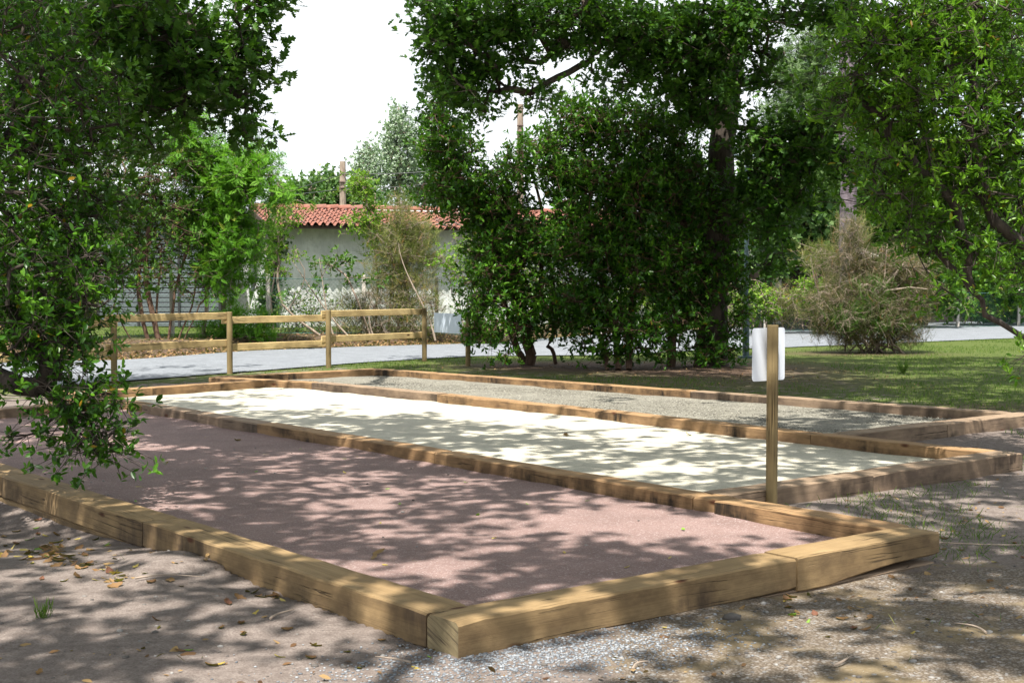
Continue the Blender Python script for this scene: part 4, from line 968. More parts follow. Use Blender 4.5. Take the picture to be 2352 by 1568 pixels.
# ------------------------------------------------------------------ the dark shrubs in the middle
dk = dict(leaf='arb_leaf', bark='redbark', tmpl=TE, size=.115, k=8, tips=6, cr=.30, r_tip=.006, oddf=.006, arch=.02, seg=.4, wid=.95)
g1 = G(1215, 838); g1b = G(1277, 836)
plant('strawberry_tree', 'left one of the dark shrubs, with two bare crooked trunks standing apart', 'tree', (*g1, 0),
      [[(*g1, 0), wl_(1212, 780, 27.6), wl_(1190, 690, 27.5), wl_(1120, 520, 27.4), wl_(1050, 400, 27.3)], [(g1[0] - .1, g1[1], 0), wl_(1185, 790, 27.6), wl_(1150, 680, 27.2), wl_(1110, 600, 27)],
       [(*g1b, 0), wl_(1262, 790, 27.9), wl_(1278, 740, 27.9), wl_(1260, 560, 27.8), wl_(1230, 420, 27.7)], [wl_(1212, 780, 27.6), wl_(1240, 690, 27.6), wl_(1240, 560, 27.6)]],
      [(1010, 265, 48, 60, 27, .7, 40), (1035, 340, 75, 50, 27, .9, 60), (1040, 430, 85, 60, 27, 1., 85), (1120, 470, 110, 70, 27.2, 1., 120), (1180, 390, 60, 40, 27.2, .8, 26), (1190, 560, 120, 80, 27.2, 1.1, 150), (1130, 640, 60, 70, 27, .8, 50), (1090, 700, 26, 40, 26.8, .5, 14),
       (1230, 690, 110, 70, 27.2, .9, 80), (1110, 765, 50, 26, 26.6, .5, 16), (1180, 745, 40, 30, 26.8, .5, 14), (1290, 740, 60, 30, 27.4, .5, 16), (1160, 812, 24, 10, 26.6, .2, 3)], 301, r_base=.11, **dk)
g2 = G(1420, 850)
plant('strawberry_tree', 'middle one of the dark shrubs, densest and bushy down to the ground', 'tree', (*g2, 0),
      [[(*g2, 0), wl_(1410, 760, 26.6), wl_(1370, 600, 26.8), wl_(1330, 380, 27)], [(g2[0] + .2, g2[1], 0), wl_(1450, 740, 26.6), wl_(1460, 560, 26.7), wl_(1450, 380, 27)], [(g2[0] - .2, g2[1], 0), wl_(1370, 760, 26.6), wl_(1330, 640, 26.8)]],
      [(1265, 350, 80, 60, 27, 1., 60), (1345, 280, 70, 65, 27, .9, 60), (1290, 250, 24, 36, 27, .4, 8), (1440, 290, 90, 70, 27, 1., 85), (1370, 420, 130, 90, 26.8, 1.2, 190), (1480, 440, 90, 100, 26.8, 1.2, 130), (1350, 560, 110, 90, 26.6, 1.1, 150),
       (1460, 600, 110, 100, 26.5, 1.2, 150), (1350, 690, 90, 60, 26.4, .9, 80), (1440, 740, 110, 46, 26.2, .9, 56), (1400, 812, 60, 22, 26, .6, 13), (1340, 785, 50, 22, 26, .5, 7), (1490, 800, 60, 24, 26, .6, 12)], 302, r_base=.065, **dk)
g3 = G(1540, 842)
plant('strawberry_tree', 'right one of the dark shrubs, growing against the oak trunk and the metal column', 'tree', (*g3, 0),
      [[(*g3, 0), wl_(1545, 740, 27), wl_(1570, 560, 27.2), wl_(1580, 400, 27.4)], [(g3[0] + .5, g3[1], 0), wl_(1620, 740, 27.2), wl_(1660, 640, 27.4)]],
      [(1560, 400, 70, 80, 27.4, 1., 80), (1600, 520, 90, 100, 27.4, 1.1, 110), (1570, 640, 90, 90, 27.2, 1.1, 110), (1660, 620, 50, 80, 27.2, .7, 50), (1560, 730, 80, 56, 27, .9, 40), (1690, 720, 26, 60, 27, .4, 14), (1600, 805, 70, 24, 27, .7, 14),
       (1660, 800, 40, 26, 27, .5, 12), (1680, 500, 60, 60, 27.5, .7, 36), (1540, 300, 60, 50, 27.3, .8, 36)], 303, r_base=.09, **dk)
# the big oak
gb = G(1640, 840)
lim = [[(*gb, -.1), wl_(1640, 780, gb[1]), wl_(1643, 600, gb[1]), wl_(1655, 420, gb[1]), wl_(1665, 290, gb[1]), wl_(1680, 150, gb[1]), wl_(1700, 0, gb[1]), wl_(1710, -160, gb[1] - .3), wl_(1700, -400, gb[1] - .6)],
       [wl_(1690, 60, gb[1]), wl_(1600, 10, 27), wl_(1500, 50, 25.5), wl_(1400, 95, 24.4), wl_(1300, 100, 23.6), wl_(1240, 150, 23.2)], [wl_(1385, 97, 24.3), wl_(1350, 140, 23.8), wl_(1260, 190, 23.2), wl_(1215, 215, 22.8)],
       [wl_(1668, 290, gb[1]), wl_(1760, 300, 27), wl_(1870, 315, 25.6), wl_(1960, 300, 24.6), wl_(2040, 320, 24)], [wl_(1690, 40, gb[1]), wl_(1790, 35, 26), wl_(1900, 32, 25), wl_(2030, 10, 24)],
       [wl_(1675, 200, gb[1]), wl_(1730, 180, 27), wl_(1800, 120, 26)], [wl_(1665, 310, gb[1]), wl_(1600, 270, 27), wl_(1545, 200, 26.4), wl_(1500, 130, 26)]]
plant('oak_tree', 'big oak with thick dark trunk rising out of the shrubs, boughs across the top', 'tree', (*gb, 0), lim,
      [(1010, 20, 60, 40, 22, .9, 30), (1000, 85, 45, 38, 22, .7, 26), (1090, 60, 80, 60, 22.4, 1., 60), (1080, 150, 70, 36, 22.5, .8, 40), (1030, 175, 46, 24, 22.4, .6, 20), (1070, 215, 60, 26, 22.5, .7, 24), (1105, 260, 24, 14, 22.6, .3, 5), (1190, 40, 90, 50, 23, 1., 60),
       (1240, 190, 24, 14, 22.6, .3, 5), (1190, 120, 36, 24, 22.9, .4, 10), (1310, 105, 60, 24, 23.5, .5, 14), (1450, 190, 50, 26, 24.6, .5, 14), (1235, 235, 26, 16, 22.8, .3, 5), (1370, 175, 22, 12, 24, .3, 4), (1160, 200, 20, 14, 22.6, .3, 3), (1320, 40, 100, 60, 23.6, 1., 70), (1420, 60, 80, 56, 24.4, 1., 60), (1500, 90, 90, 80, 25, 1., 90), (1440, 130, 50, 26, 24.6, .6, 16), (1560, 160, 80, 80, 25.6, 1., 80),
       (1620, 80, 90, 90, 25.4, 1., 90), (1640, 210, 60, 80, 25.6, .9, 60), (1720, 60, 90, 80, 25.6, 1., 70), (1580, 250, 60, 50, 26, .8, 30), (1740, 170, 46, 60, 25.8, .7, 24), (1740, 330, 70, 60, 26, .9, 50), (1800, 420, 80, 60, 26, .9, 60), (1840, 310, 80, 50, 25.6, .9, 50),
       (1760, 500, 70, 50, 26.2, .8, 44), (1700, 430, 50, 60, 26.4, .8, 34), (1900, 250, 60, 50, 25, .8, 26), (1830, 370, 70, 30, 25.8, .7, 26), (1790, 600, 36, 40, 26.4, .5, 12), (1860, 30, 100, 36, 24.6, .8, 30), (1960, 60, 90, 60, 24, .8, 40), (1960, 380, 70, 50, 24.8, .8, 36),
       ('w', (1.0, 21.8, 9.2), (3.6, 2.8, 1.3), 90), ('w', (4.5, 23.5, 9.8), (3.6, 3.2, 1.6), 90), ('w', (5.5, 25.5, 7.9), (2.2, 2, .7), 30), ('w', (-.5, 20., 8.2), (1.6, 1.6, .8), 30)],
      304, 'oak_leaf', 'bark', TO, .155, 5, 5, .27, .31, .005, oddf=.02, up=.9, open_=1.1, arch=-.02, wob=.12, seg=.45, droop=.12, cap=.062, stout=.62)
# lit shrub on the right, close to the viewer
plant('strawberry_tree', 'large sunlit yellow green strawberry tree filling the upper right of the picture', 'tree', (6.9, 12.6, -.05),
      [[(6.9, 12.6, -.05), (6.3, 12.4, .7), wl_(2352, 780, 12.2), wl_(2230, 660, 12), wl_(2120, 540, 11.8), wl_(2040, 440, 11.7)], [(6.9, 12.6, -.05), (6.4, 12.4, 1.2), wl_(2330, 560, 12), wl_(2240, 340, 11.8), wl_(2180, 160, 11.8)],
       [(6.9, 12.7, -.05), (6.6, 12.6, 1.6), (5.9, 12.5, 3.3), (5.4, 12.3, 4.6)], [wl_(2230, 660, 12), wl_(2200, 480, 11.8), wl_(2110, 380, 11.7), wl_(2010, 250, 11.7)], [(6.6, 12.5, .2), wl_(2420, 760, 12.4), wl_(2370, 640, 12.4), wl_(2330, 400, 12.4)]],
      [(1975, 110, 60, 60, 11.6, .4, 20), (1960, 200, 46, 34, 11.6, .3, 9), (1925, 265, 40, 30, 11.6, .3, 8), (2060, 90, 110, 80, 11.8, .6, 42), (2050, 230, 110, 80, 11.7, .6, 48), (2200, 60, 170, 110, 12, .8, 96), (2200, 280, 140, 120, 12, .8, 74), (2320, 200, 110, 200, 12.2, .9, 84),
       (2090, 350, 90, 60, 11.8, .5, 26), (2010, 370, 40, 30, 11.6, .3, 6), (2040, 450, 70, 50, 11.7, .4, 18), (2180, 440, 110, 70, 12, .6, 36), (2310, 450, 90, 110, 12.2, .7, 42), (2120, 530, 90, 50, 11.8, .4, 18), (2230, 570, 80, 50, 12, .5, 16), (2330, 620, 60, 60, 12.2, .5, 12), (2140, 600, 50, 30, 11.8, .3, 5),
       (2170, 680, 40, 30, 11.9, .3, 3), (1990, 40, 60, 40, 12.2, .4, 14), (2340, 820, 20, 20, 11.6, .2, 3), ('w', (6.5, 12.6, 4.2), (1.5, 1.2, 1.6), 70)],
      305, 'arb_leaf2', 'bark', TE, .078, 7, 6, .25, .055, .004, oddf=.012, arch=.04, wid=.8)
# heather bush before the road, right
hb = G(2000, 808)
brush('heather_shrub', 'big brown half dead heather bush standing on the lawn before the road', 'shrub', (hb[0], hb[1], 0),
      [(1925, 700, 60, 50, 32.4, .7, 90), (2010, 700, 70, 60, 32.4, .8, 120), (2080, 690, 60, 60, 32.4, .7, 90), (1960, 620, 60, 60, 32.6, .7, 70), (2050, 610, 60, 50, 32.4, .7, 60), (2105, 630, 40, 50, 32.4, .6, 40), (1960, 540, 26, 44, 32.6, .4, 26), (1900, 740, 34, 30, 32.4, .5, 26), (1950, 765, 50, 30, 32.4, .5, 40), (2060, 765, 60, 30, 32.4, .5, 46)],
      310, 'heather', .20, 5, 8, .3, .04, ns=16, bark='greybark')
brush('heather_shrub', 'rusty heather sprigs beyond the road right of the plank shed', 'shrub', (*W(1900, 760, 44)[:2], .2), [(1880, 590, 40, 36, 44, .6, 40), (1960, 520, 26, 40, 44, .5, 26), (1920, 650, 40, 40, 44, .6, 34)], 311, 'heather_g', .26, 5, 7, .35, .04)
brush('heather_shrub', 'green low heather growing at the foot of the big brown heather bush', 'shrub', (hb[0] + .1, hb[1] - .4, 0),
      [(1945, 730, 50, 36, 32, .5, 46), (2030, 720, 50, 46, 31.9, .5, 60), (2000, 660, 40, 30, 32, .4, 20)], 312, 'dark_leaf', .16, 5, 7, .26, .03, ns=8)
dd_ = MB(); q = [wl_(2000, 700, 32), wl_(2035, 668, 31.9), wl_(2090, 660, 31.8), wl_(2130, 664, 31.7)]; dd_.tube(q, [.035, .03, .022, .01], 7)
dd_.tube([wl_(1985, 720, 32.1), wl_(2010, 680, 32), wl_(2060, 625, 31.9), wl_(2080, 600, 31.8)], [.05, .04, .03, .012], 7); dd_.tube([wl_(2010, 680, 32), wl_(2030, 640, 32), wl_(2038, 560, 32)], [.035, .026, .012], 7)
dd_.tube([wl_(1950, 790, 32.3), wl_(1975, 740, 32.2), wl_(1985, 720, 32.1)], [.06, .055, .05], 7)
tag(dd_.build('dead_branch', M['dead'], smooth=True), 'bare forked grey branch sticking out of the heather bush', 'branch')
# pine trunk, acacia, woods behind, right side
pb = W(1948, 700, 41)
plant('pine_tree', 'tall pine with a straight purple grey trunk behind the heather bush', 'tree', (pb[0], pb[1], .2), [[(pb[0], pb[1], .2), wl_(1946, 500, 41), wl_(1948, 200, 41), wl_(1944, -100, 41), wl_(1946, -400, 41)]],
      [('w', (pb[0], 41, 15), (3, 3, 2), 120), (1930, 40, 50, 40, 41, 1., 20)], 320, 'dark_leaf', 'pinebark', TN, .3, 5, 5, .5, .25, .02, twigs=False, stout=.75)
ab = W(1870, 700, 50)
plant('acacia_tree', 'pale feathery acacia in the gap of sky right of the oak trunk', 'tree', (ab[0], ab[1], .2), [[(ab[0], ab[1], .2), wl_(1868, 480, 50), wl_(1860, 300, 50), wl_(1880, 120, 50)], [wl_(1862, 340, 50), wl_(1820, 180, 50)]],
      [(1870, 110, 60, 50, 50, 1., 40), (1850, 190, 70, 60, 50, 1., 60), (1890, 230, 60, 40, 50, 1., 40), (1800, 170, 30, 40, 50, .7, 16), (1790, 260, 50, 30, 50, .8, 22)], 321, 'acacia_leaf', 'bark', TP, .32, 5, 7, .5, .07, .01, up=1.2)
for i, (u, v, ru, rv, d, n, lf, lab) in enumerate(((1830, 430, 120, 150, 48.5, 320, 'far_leaf', 'leafy tree in half shade behind the plank shed'), (1740, 500, 70, 130, 53, 130, 'dark_leaf', 'narrow dark tree beyond the road behind the metal column'), (2000, 260, 110, 120, 59, 170, 'far_leaf', 'tall tree top between the pine trunk and the sunlit tree'), (2240, 90, 170, 130, 62, 240, 'far_leaf', 'tall tree filling the sky behind the sunlit tree at the upper right'), (2330, 640, 70, 60, 57, 90, 'dark_leaf', 'dark bush far right, low beyond the road'), (1910, 440, 90, 130, 56, 200, 'dark_leaf', 'dark tree just left of the pine trunk'), (2080, 420, 140, 170, 58, 260, 'dark_leaf', 'dark tree right of the pine trunk'),
                                                  (2290, 450, 150, 180, 60, 260, 'far_leaf', 'tree at the right edge seen through the sunlit branches'), (1560, 470, 140, 150, 60, 200, 'dark_leaf', 'tree hidden behind the oak trunk and the dark shrubs'), (2120, 640, 80, 60, 52, 90, 'dark_leaf', 'dark round bush beyond the road right of the heather'),
                                                  (2270, 660, 110, 60, 55, 110, 'dark_leaf', 'dark bush by the bend of the road near the right edge'), (1330, 560, 120, 110, 62, 120, 'dark_leaf', 'tree glimpsed through the middle of the dark shrubs'))):
    b_ = W(u, 690, d); plant('wood_tree', lab, 'tree', (b_[0], b_[1], .1), [[(b_[0], b_[1], .1), tuple(W(u, 600, d)), tuple(W(u, v, d))]], [(u, v, ru, rv, d, 2., n), (u, (v + 700) / 2, ru * .9, 70, d, 1.6, n // 3)],
          330 + i, lf, 'bark', TQ, .26, 5, 6, .6, .2, .02, wid=1.4, group='trees beyond the road', twigs=False)
for i, (u, v, ru, rv, d, n, lf, lab) in enumerate(((1745, 690, 34, 50, 45, 50, 'lime_leaf', 'light green creeper bush left of the plank shed on the wire fence'), (1800, 700, 40, 44, 45.5, 56, 'heather_g', 'yellow green bush in front of the plank shed'), (1860, 680, 40, 56, 46, 60, 'lime_leaf', 'bright leafy bush growing up the right of the plank shed'),
                                                  (1690, 690, 40, 50, 44, 46, 'lime_leaf', 'light bush seen between the oak trunk and the metal column'), (1500, 690, 90, 60, 46, 70, 'lime_leaf', 'sunlit bush glimpsed low through the dark shrubs'), (1290, 680, 80, 60, 46, 60, 'lime_leaf', 'sunlit bush glimpsed behind the two crooked trunks'),
                                                  (2230, 700, 90, 30, 54, 50, 'lime_leaf', 'low green bush past the road under the sunlit branches'))):
    b_ = W(u, 748, d); plant('bush', lab, 'bush', (b_[0], b_[1], .1), stems(rr, [(u + q_, 750, u + q_ * 1.4, v - rv * .6) for q_ in (-15, 0, 15)], d, 1), [(u, v, ru, rv, d, .8, n)], 350 + i, lf, 'greybark', TE if lf == 'lime_leaf' else TN, .13 if lf == 'lime_leaf' else .26, 6, 6, .32, .03, .01, group='bushes beyond the road', trunk_name='stem')
# far-off wood closing the horizon
rng = np.random.default_rng(500); n = 52000
fx = rng.uniform(-140, 150, n); fy = rng.uniform(92, 118, n) + np.abs(fx) * .1
hh = (5.2 + 2.0 * fbm(fx, fy, .12, 3, 7)) * np.where(fx > 12, 1.6, 1) ; fz = hh * rng.uniform(0, 1, n) ** .8
vv, ff, tt = leaves(np.stack([fx, fy, fz], 1), rng.normal(size=(n, 3)), rng.normal(size=(n, 3)) * .6 + np.array((0, -.4, .8)), rng.uniform(.4, .85, n), TQ, np.clip(.45 + .3 * fbm(fx, fz, .5, 2, 9) + rng.normal(size=n) * .15, 0, .9), 1.6)
tag(link('far_wood', mesh_np('far_wood', vv, ff, M['far_leaf'], tint=tt)), 'far-off wood closing the horizon', 'wood', kind='stuff')

# ------------------------------------------------------------------ ground cover and litter
def scatter(n, rng, fn, xr, yr):
    x = rng.uniform(*xr, n); y = rng.uniform(*yr, n); k = fn(x, y) > rng.uniform(size=n); return x[k], y[k]
def in_courts(x, y, m=.0):
    lu, lv = toL(x, y); s1 = np.where(lv < 3.5, 0, np.where(lv < 7.3, 1.7, 3.6)); return (lu > s1 - m) & (lu < np.where(lv < 3.4, 12.2, np.where(lv < 6.9, 14.3, 15.6)) + m) & (lv > -m) & (lv < 10.95 + m)
def on_road(x, y): return (y > np.interp(x, rn[:, 0], rn[:, 1]) - .1) & (y < np.interp(x, rf[:, 0], rf[:, 1]) + .2)
rng = np.random.default_rng(600)
def gfun(x, y):
    lu, lv = toL(x, y); c = fbm(x, y, 1.1, 3, 21) + .5 * fbm(x, y, 4, 2, 22)
    base = np.where((x > 5.3) & (y > 12), .9, 0) + np.where((lv > 11) & (y > 15.5) & (x < 6), .75, 0) + np.where((lu > 15.9) | ((lu > 12.5) & (lv < 3)), .30, 0)
    return np.where(in_courts(x, y, .05) | on_road(x, y), 0, base * np.clip(.6 + c * 1.3, 0, 1) * (np.exp(-(((x - 8.1) / 1.9) ** 2 + ((y - 32.2) / 1) ** 2)) < .5) * ~((np.abs(x - 3) < 3.2) & (y > 24.) & (y < 29)))
x, y = scatter(230000, rng, gfun, (-12, 22), (11, 44)); n = len(x); z = ground_z(x, y)
lean = rng.normal(size=(n, 3)) * .5; lean[:, 2] = 1
parts = [leaves(np.stack([x, y, z], 1), lean, rng.normal(size=(n, 3)), rng.uniform(.025, .07, n), TB, np.clip(.5 + .3 * fbm(x, y, 1.6, 2, 30) + rng.normal(size=n) * .15, 0, 1), 2.2)]
def gfun2(x, y):
    lu, lv = toL(x, y); c = fbm(x, y, 2.4, 3, 41)
    return np.where(in_courts(x, y, .06), 0, np.where((x > 1.6) & (y < 13), 1. * sstep(.0, .7, c) * sstep(1.4, 3.2, x), 0) + np.where((x < -1.) & (lv < -.2), .10 * sstep(.6, 1.1, c), 0))
x, y = scatter(90000, rng, gfun2, (-5, 7), (4.2, 13)); n = len(x); z = ground_z(x, y); lean = rng.normal(size=(n, 3)) * .7; lean[:, 2] = 1
parts.append(leaves(np.stack([x, y, z], 1), lean, rng.normal(size=(n, 3)), rng.uniform(.02, .085, n), TB, np.clip(.55 + rng.normal(size=n) * .2, 0, 1), .8))
v_, f_, t_ = joinm(parts); tag(link('grass', mesh_np('grass', v_, f_, M['grass'], tint=t_)), 'short patchy grass with bare spots', 'grass', kind='stuff')
# taller tufts
for i, (u, v, h_) in enumerate(((2075, 858, .3), (100, 1420, .10), (810, 1060, .0), (1140, 1235, .0))):
    if h_ == 0: continue
    g_ = G(u, v); n = 40; a = rng.uniform(0, 6.28, n); ln_ = np.stack([np.cos(a) * .5, np.sin(a) * .5, np.ones(n)], 1)
    q = leaves(np.tile((0, 0, 0.), (n, 1)) + rng.normal(size=(n, 3)) * (.02, .02, 0), ln_, rng.normal(size=(n, 3)), rng.uniform(.5, 1.1, n) * h_, TB, rng.uniform(.3, .8, n), .5)
    tag(link('grass_tuft', mesh_np('grass_tuft', q[0], q[1], M['grass'], tint=q[2]), loc=(g_[0], g_[1], float(ground_z(*g_)))), ('tall bright grass tuft on the shaded lawn', 'small grass sprig on the bare sand at lower left')[i], 'grass tuft', 'grass tufts')

# fallen leaves: curled little sheets
M['litter'] = leaf_mat('fallen_leaf', (.07, .032, .016), (.19, .105, .045), (.30, .20, .09), odd=(.15, .065, .04), rough=.7, trans=.12)
M['litter_y'] = leaf_mat('yellow_fallen_leaf', (.24, .17, .035), (.38, .28, .06), (.44, .36, .12), odd=(.2, .32, .05), rough=.6, trans=.15)
M['litter_g'] = leaf_mat('green_fallen_leaf', (.08, .16, .02), (.14, .26, .03), (.2, .33, .05), odd=(.2, .3, .05), rough=.5, trans=.15)
def leaf_mesh(seed, mat, tint):
    r = random.Random(seed); n = 7; c = r.uniform(.5, 2.6); w0 = r.uniform(.16, .3); tw = r.uniform(-.8, .8); rows = []
    for i in range(n):
        t = i / (n - 1); wv = w0 * math.sin(math.pi * (.06 + .9 * t)) * (1 + .25 * math.sin(t * 17 + seed)); xx = (t - .5); zz = .28 * c * .3 * (xx * xx * 4) * .5
        rows.append([(xx * math.cos(c * .2), s * wv, zz + .12 * c * .35 * abs(s) + tw * s * xx * .12) for s in (-1, -.5, 0, .5, 1)])
    v = np.array(rows).reshape(-1, 3); v[:, 2] -= v[:, 2].min(); f = [(i * 5 + j, i * 5 + j + 1, i * 5 + j + 6, i * 5 + j + 5) for i in range(n - 1) for j in range(4)]
    return mesh_np('fallen_leaf', v, f, mat, smooth=True, tint=np.full(len(v), tint))
LM = [leaf_mesh(i, M['litter'], .15 + .7 * random.random()) for i in range(9)] + [leaf_mesh(20, M['litter'], 1.)]
LY = [leaf_mesh(30 + i, M['litter_y'], random.random() * .9) for i in range(4)]
LG = [leaf_mesh(40 + i, M['litter_g'], random.random()) for i in range(3)]
rng = np.random.default_rng(700); placed = 0
def put_leaf(x, y, me, s, lab, grp, z=None):
    o = link('fallen_leaf', me); zz = float(ground_z(x, y)) if z is None else z
    o.location = (x, y, zz + .001); o.rotation_euler = (rng.normal() * .25, rng.normal() * .25, rng.uniform(0, 6.28)); o.scale = (s, s, s); tag(o, lab, 'leaf', grp)
zones = [((90, 1250), 150, 40, 62, .09), ((260, 1320), 130, 26, 30, .085), ((620, 1370), 90, 20, 12, .07), ((450, 1480), 330, 60, 24, .06), ((1850, 1420), 260, 60, 26, .06), ((2150, 1280), 150, 60, 24, .06), ((2250, 1080), 90, 40, 20, .07), ((1350, 1440), 240, 40, 10, .055), ((950, 1500), 200, 40, 10, .05), ((160, 1290), 60, 20, 12, .09)]
for (cu, cv), su, sv, n, s0 in zones:
    for k in range(n):
        u, v = cu + rng.normal() * su * .55, cv + rng.normal() * sv * .55
        if not (-20 < u < 2370 and 900 < v < 1566): continue
        x, y = G(u, v, float(ground_z(*G(u, v))));
        if in_courts(np.array(x), np.array(y), .03): continue
        q = rng.uniform()
        if q < .72: put_leaf(x, y, LM[rng.integers(len(LM))], s0 * rng.uniform(.6, 1.2), 'curled brown fallen leaf on the bare soil', 'brown leaves fallen on the soil')
        elif q < .92: put_leaf(x, y, LY[rng.integers(4)], s0 * rng.uniform(.6, 1.1), 'yellow fallen leaf on the bare soil', 'yellow leaves fallen on the soil')
        else: put_leaf(x, y, LG[rng.integers(3)], s0 * rng.uniform(.6, 1.), 'green fallen leaf on the bare soil', 'green leaves fallen on the soil')
for k in range(44):
    lu_, lv_ = rng.uniform(.5, 9), rng.uniform(.4, 3.2); x, y = LC(lu_, lv_)
    q = rng.uniform(); put_leaf(x, y, (LY if q < .8 else LG)[rng.integers(3)], rng.uniform(.03, .055), 'small yellow or green leaf lying on the pink court', 'leaves fallen on the pink court', .043)
for u, v in ((545, 1012), (730, 1015), (1300, 1000), (1582, 998), (860, 1280), (870, 1268)):
    zc2 = .04; x, y = G(u, v, zc2); put_leaf(x, y, LM[rng.integers(9)], .11, 'large curled brown leaf lying on a court', 'large leaves lying on the courts', zc2)
for k in range(16):
    x, y = LC(.27 + rng.uniform(0, .12), 2.9 + rng.uniform(-.5, .42)); put_leaf(x, y, LM[rng.integers(9)], rng.uniform(.04, .075), 'brown leaf gathered in the near right corner of the pink court', 'leaves in the corner of the pink court', .045)
# finer litter nobody could count
def lfun(x, y):
    lu, lv = toL(x, y); c = fbm(x, y, 2.1, 3, 51)
    d = np.where((x > 1.5) & (y < 14) & ((lu < 1.6) | (lv > 11)), .8, 0) + np.where((np.abs(x - 3.2) < 3.6) & (y > 21) & (y < 28.5), .8, 0) + np.where((lv < -.1) & (lu > 3), .25, 0) + .12 + np.where(y < 9, .28, 0)
    return np.where(in_courts(x, y, .02) | on_road(x, y), 0, d * sstep(-.4, .9, c))
x, y = scatter(60000, rng, lfun, (-6, 12), (4, 30)); n = len(x); z = ground_z(x, y) + .008
q = leaves(np.stack([x, y, z], 1), rng.normal(size=(n, 3)) * (1, 1, .3), rng.normal(size=(n, 3)) * .3 + (0, 0, 1), rng.uniform(.008, 1, n) ** 1.5 * .05 + .006, TE, rng.uniform(0, .9, n), 1.1)
# mulch chips on the bank beyond the road
xb = rng.uniform(-13, 9, 15000); yb = np.interp(xb, rf[:, 0], rf[:, 1]) + np.abs(rng.normal(size=15000)) * 1.5 + .1
q2 = leaves(np.stack([xb, yb, ground_z(xb, yb) + .015], 1), rng.normal(size=(15000, 3)) * (1, 1, .35), rng.normal(size=(15000, 3)) * .4 + (0, 0, 1), rng.uniform(.04, .14, 15000), TQ, rng.uniform(0, .9, 15000), .7)
v_, f_, t_ = joinm([q, q2]); tag(link('leaf_litter', mesh_np('leaf_litter', v_, f_, M['litter'], tint=t_)), 'fine brown leaf litter and bark chips', 'leaf litter', kind='stuff')
# pebbles
oc = np.array([(1, 0, 0), (-1, 0, 0), (0, 1, 0), (0, -1, 0), (0, 0, 1), (0, 0, -1), (.7, .7, .1), (-.7, .7, .1), (.7, -.7, .1), (-.7, -.7, .1)], float)
bmh = bmesh.new(); bmesh.ops.create_icosphere(bmh, subdivisions=1, radius=1); icv = np.array([v.co[:] for v in bmh.verts]); icf = np.array([[v.index for v in f.verts] for f in bmh.faces]); bmh.free()
def stone_mat(name, a, b_, c_):
    m, N, L, b = new_mat(name); at = N.new('ShaderNodeAttribute'); at.attribute_name = 'tint'
    L.new(ramp(N, L, at.outputs['Fac'], [(0, a), (.5, b_), (1, c_)]), b.inputs['Base Color']); b.inputs['Roughness'].default_value = .8; return m
M['pebble'] = stone_mat('pebble_stone', (.06, .052, .047), (.12, .11, .10), (.25, .24, .228)); M['chip'] = stone_mat('grey_chip', (.09, .10, .115), (.17, .185, .205), (.28, .295, .31))
def pebbles(x, y, z, s, rng, flat=.5):
    n = len(x); sc = s[:, None] * rng.uniform(.55, 1.2, (n, 3)) * np.array((1, 1, flat)); a = rng.uniform(0, 6.28, n)
    P = icv[None] * sc[:, None] * rng.uniform(.82, 1.15, (n, len(icv), 1)); X2 = P[..., 0] * np.cos(a)[:, None] - P[..., 1] * np.sin(a)[:, None]; Y2 = P[..., 0] * np.sin(a)[:, None] + P[..., 1] * np.cos(a)[:, None]
    P = np.stack([X2 + x[:, None], Y2 + y[:, None], P[..., 2] + z[:, None]], 2); k = len(icv)
    return P.reshape(-1, 3), (icf[None] + (np.arange(n) * k)[:, None, None]).reshape(-1, 3), np.repeat(rng.uniform(0, 1, n), k)
def pf(x, y):
    lu, lv = toL(x, y); return np.where(in_courts(x, y, .01), 0, .08 + .4 * sstep(1.6, 2.6, x) * sstep(-.3, .7, fbm(x, y, 2.1, 2, 63)) + .75 * sstep(-.6, .6, x) * sstep(9, 6.5, y) * sstep(-.8, .3, fbm(x, y, 2.6, 2, 61)))
x, y = scatter(34000, rng, pf, (-3.2, 6.6), (4.4, 13)); q1 = pebbles(x, y, ground_z(x, y), rng.uniform(0, 1, len(x)) ** 2 * .012 + .003, rng)
tag(link('gravel', mesh_np('gravel', q1[0], q1[1], M['pebble'], tint=q1[2])), 'scattered small pebbles in the sand', 'gravel', kind='stuff')
gx, gy = G(1240, 1500); n = 4200; x = gx + rng.normal(size=n) * .42; y = gy + rng.normal(size=n) * .22 + (x - gx) * .35; k = ~in_courts(x, y, .0); x, y = x[k], y[k]
q1 = pebbles(x, y, ground_z(x, y) + .002, rng.uniform(.003, .010, len(x)), rng); tag(link('gravel_patch', mesh_np('gravel_patch', q1[0], q1[1], M['chip'], tint=q1[2])), 'patch of blue grey stone chips at the foot of the near timber', 'gravel', kind='stuff')
def cfun(x, y): return np.where(in_courts(x, y, -.15), .5, 0)
# coarse grains along the grey court
x, y = scatter(60000, rng, lambda x, y: (lambda lu, lv: np.where((lu > 3.9) & (lu < 15) & (lv > 7.4) & (lv < np.interp(lu, [3.9, 8.7, 15.4], [10.6, 10.2, 9.45])), 1., 0))(*toL(x, y)), (-5, 7), (12, 25))
q1 = pebbles(x, y, np.full(len(x), .042), rng.uniform(.006, .014, len(x)), rng); M['coarse'] = stone_mat('pale_chip', (.11, .10, .085), (.22, .21, .17), (.33, .315, .27))
tag(link('court_gravel', mesh_np('court_gravel', q1[0], q1[1], M['coarse'], tint=q1[2])), 'coarse pale gravel filling the rear court', 'gravel', kind='stuff')
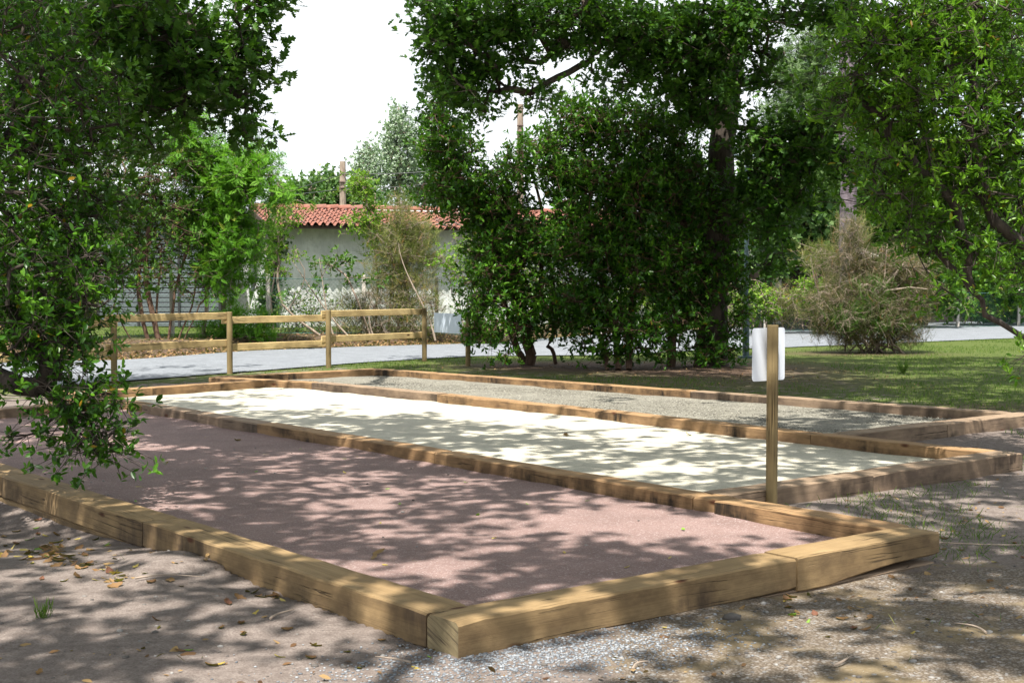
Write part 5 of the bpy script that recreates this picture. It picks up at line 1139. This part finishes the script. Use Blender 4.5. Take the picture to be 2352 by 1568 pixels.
# larger single stones
SM = []
for i in range(5):
    r2 = np.random.default_rng(900 + i); P = icv * r2.uniform(.8, 1.15, (len(icv), 1)) * np.array((1, .7, .45)); SM.append(mesh_np('stone', P, icf, M['pebble'], smooth=True, tint=np.full(len(icv), r2.uniform(.1, 1))))
for k in range(60):
    u, v = (rng.uniform(1500, 2340), rng.uniform(1340, 1560)) if k < 34 else (rng.uniform(650, 1500), rng.uniform(1420, 1562)) if k < 52 else (rng.uniform(100, 600), rng.uniform(1400, 1560))
    x, y = G(u, v)
    if in_courts(np.array(x), np.array(y), .04): continue
    o = link('stone', SM[k % 5]); s = rng.uniform(.010, .024); o.scale = (s, s, s); o.location = (x, y, float(ground_z(x, y)) + s * .1); o.rotation_euler = (0, 0, rng.uniform(0, 6.28))
    tag(o, 'rounded pale pebble lying on the gritty soil', 'stone', 'single stones on the soil')
for u, v, w_ in ((1104, 1470, .04), (1680, 1385 + 30, .05)):
    x, y = G(u, v); o = link('stone', SM[1]); o.scale = (w_, w_, w_); o.location = (x, y, float(ground_z(x, y)) + .01)
    tag(o, 'brown stone leaning against the front of the near timber' if u < 1200 else 'dark round stone on the soil below the near timber', 'stone')
for k in range(34):
    lu_, lv_ = rng.uniform(1, 9), rng.uniform(.4, 3.2); x, y = LC(lu_, lv_); o = link('stone', SM[k % 5]); s = rng.uniform(.008, .016); o.scale = (s, s, s); o.location = (x, y, .042); tag(o, 'small grey stone on the pink court', 'stone', 'stones on the pink court')
# twigs
for i, (u, v, ln_, a) in enumerate(((390, 1345, .36, .15), (650, 1420, .2, 1.2), (2260, 1250, .9, -.1), (2230, 1440, .2, 2.), (1950, 1520, .25, .7), (900, 1520, .18, 2.6), (1470, 1530, .14, 1.))):
    x, y = G(u, v); b = MB(); p = [(ln_ * (t - .5), .06 * ln_ * math.sin(t * 5 + i), .012 + .01 * math.sin(t * 3)) for t in np.linspace(0, 1, 9)]; b.tube(p, list(np.linspace(.006, .002, 9)), 6)
    if i % 2 == 0: b.tube([p[4], (p[4][0] + .05, p[4][1] + .05, .02)], [.003, .001], 5)
    o = b.build('twig', M['dead'], loc=(x, y, float(ground_z(x, y)))); o.rotation_euler = (0, 0, a)
    tag(o, ['pale crooked twig among the brown leaves at lower left', 'short dark twig on the sand below the cracked timber', 'long thin twig right of the near corner timber end', 'curved twig near the lower right edge', 'twig on the gritty soil at the bottom right', 'thin twig left of the near corner end grain', 'tiny twig beside the grey stone chips'][i], 'twig', 'twigs on the soil')
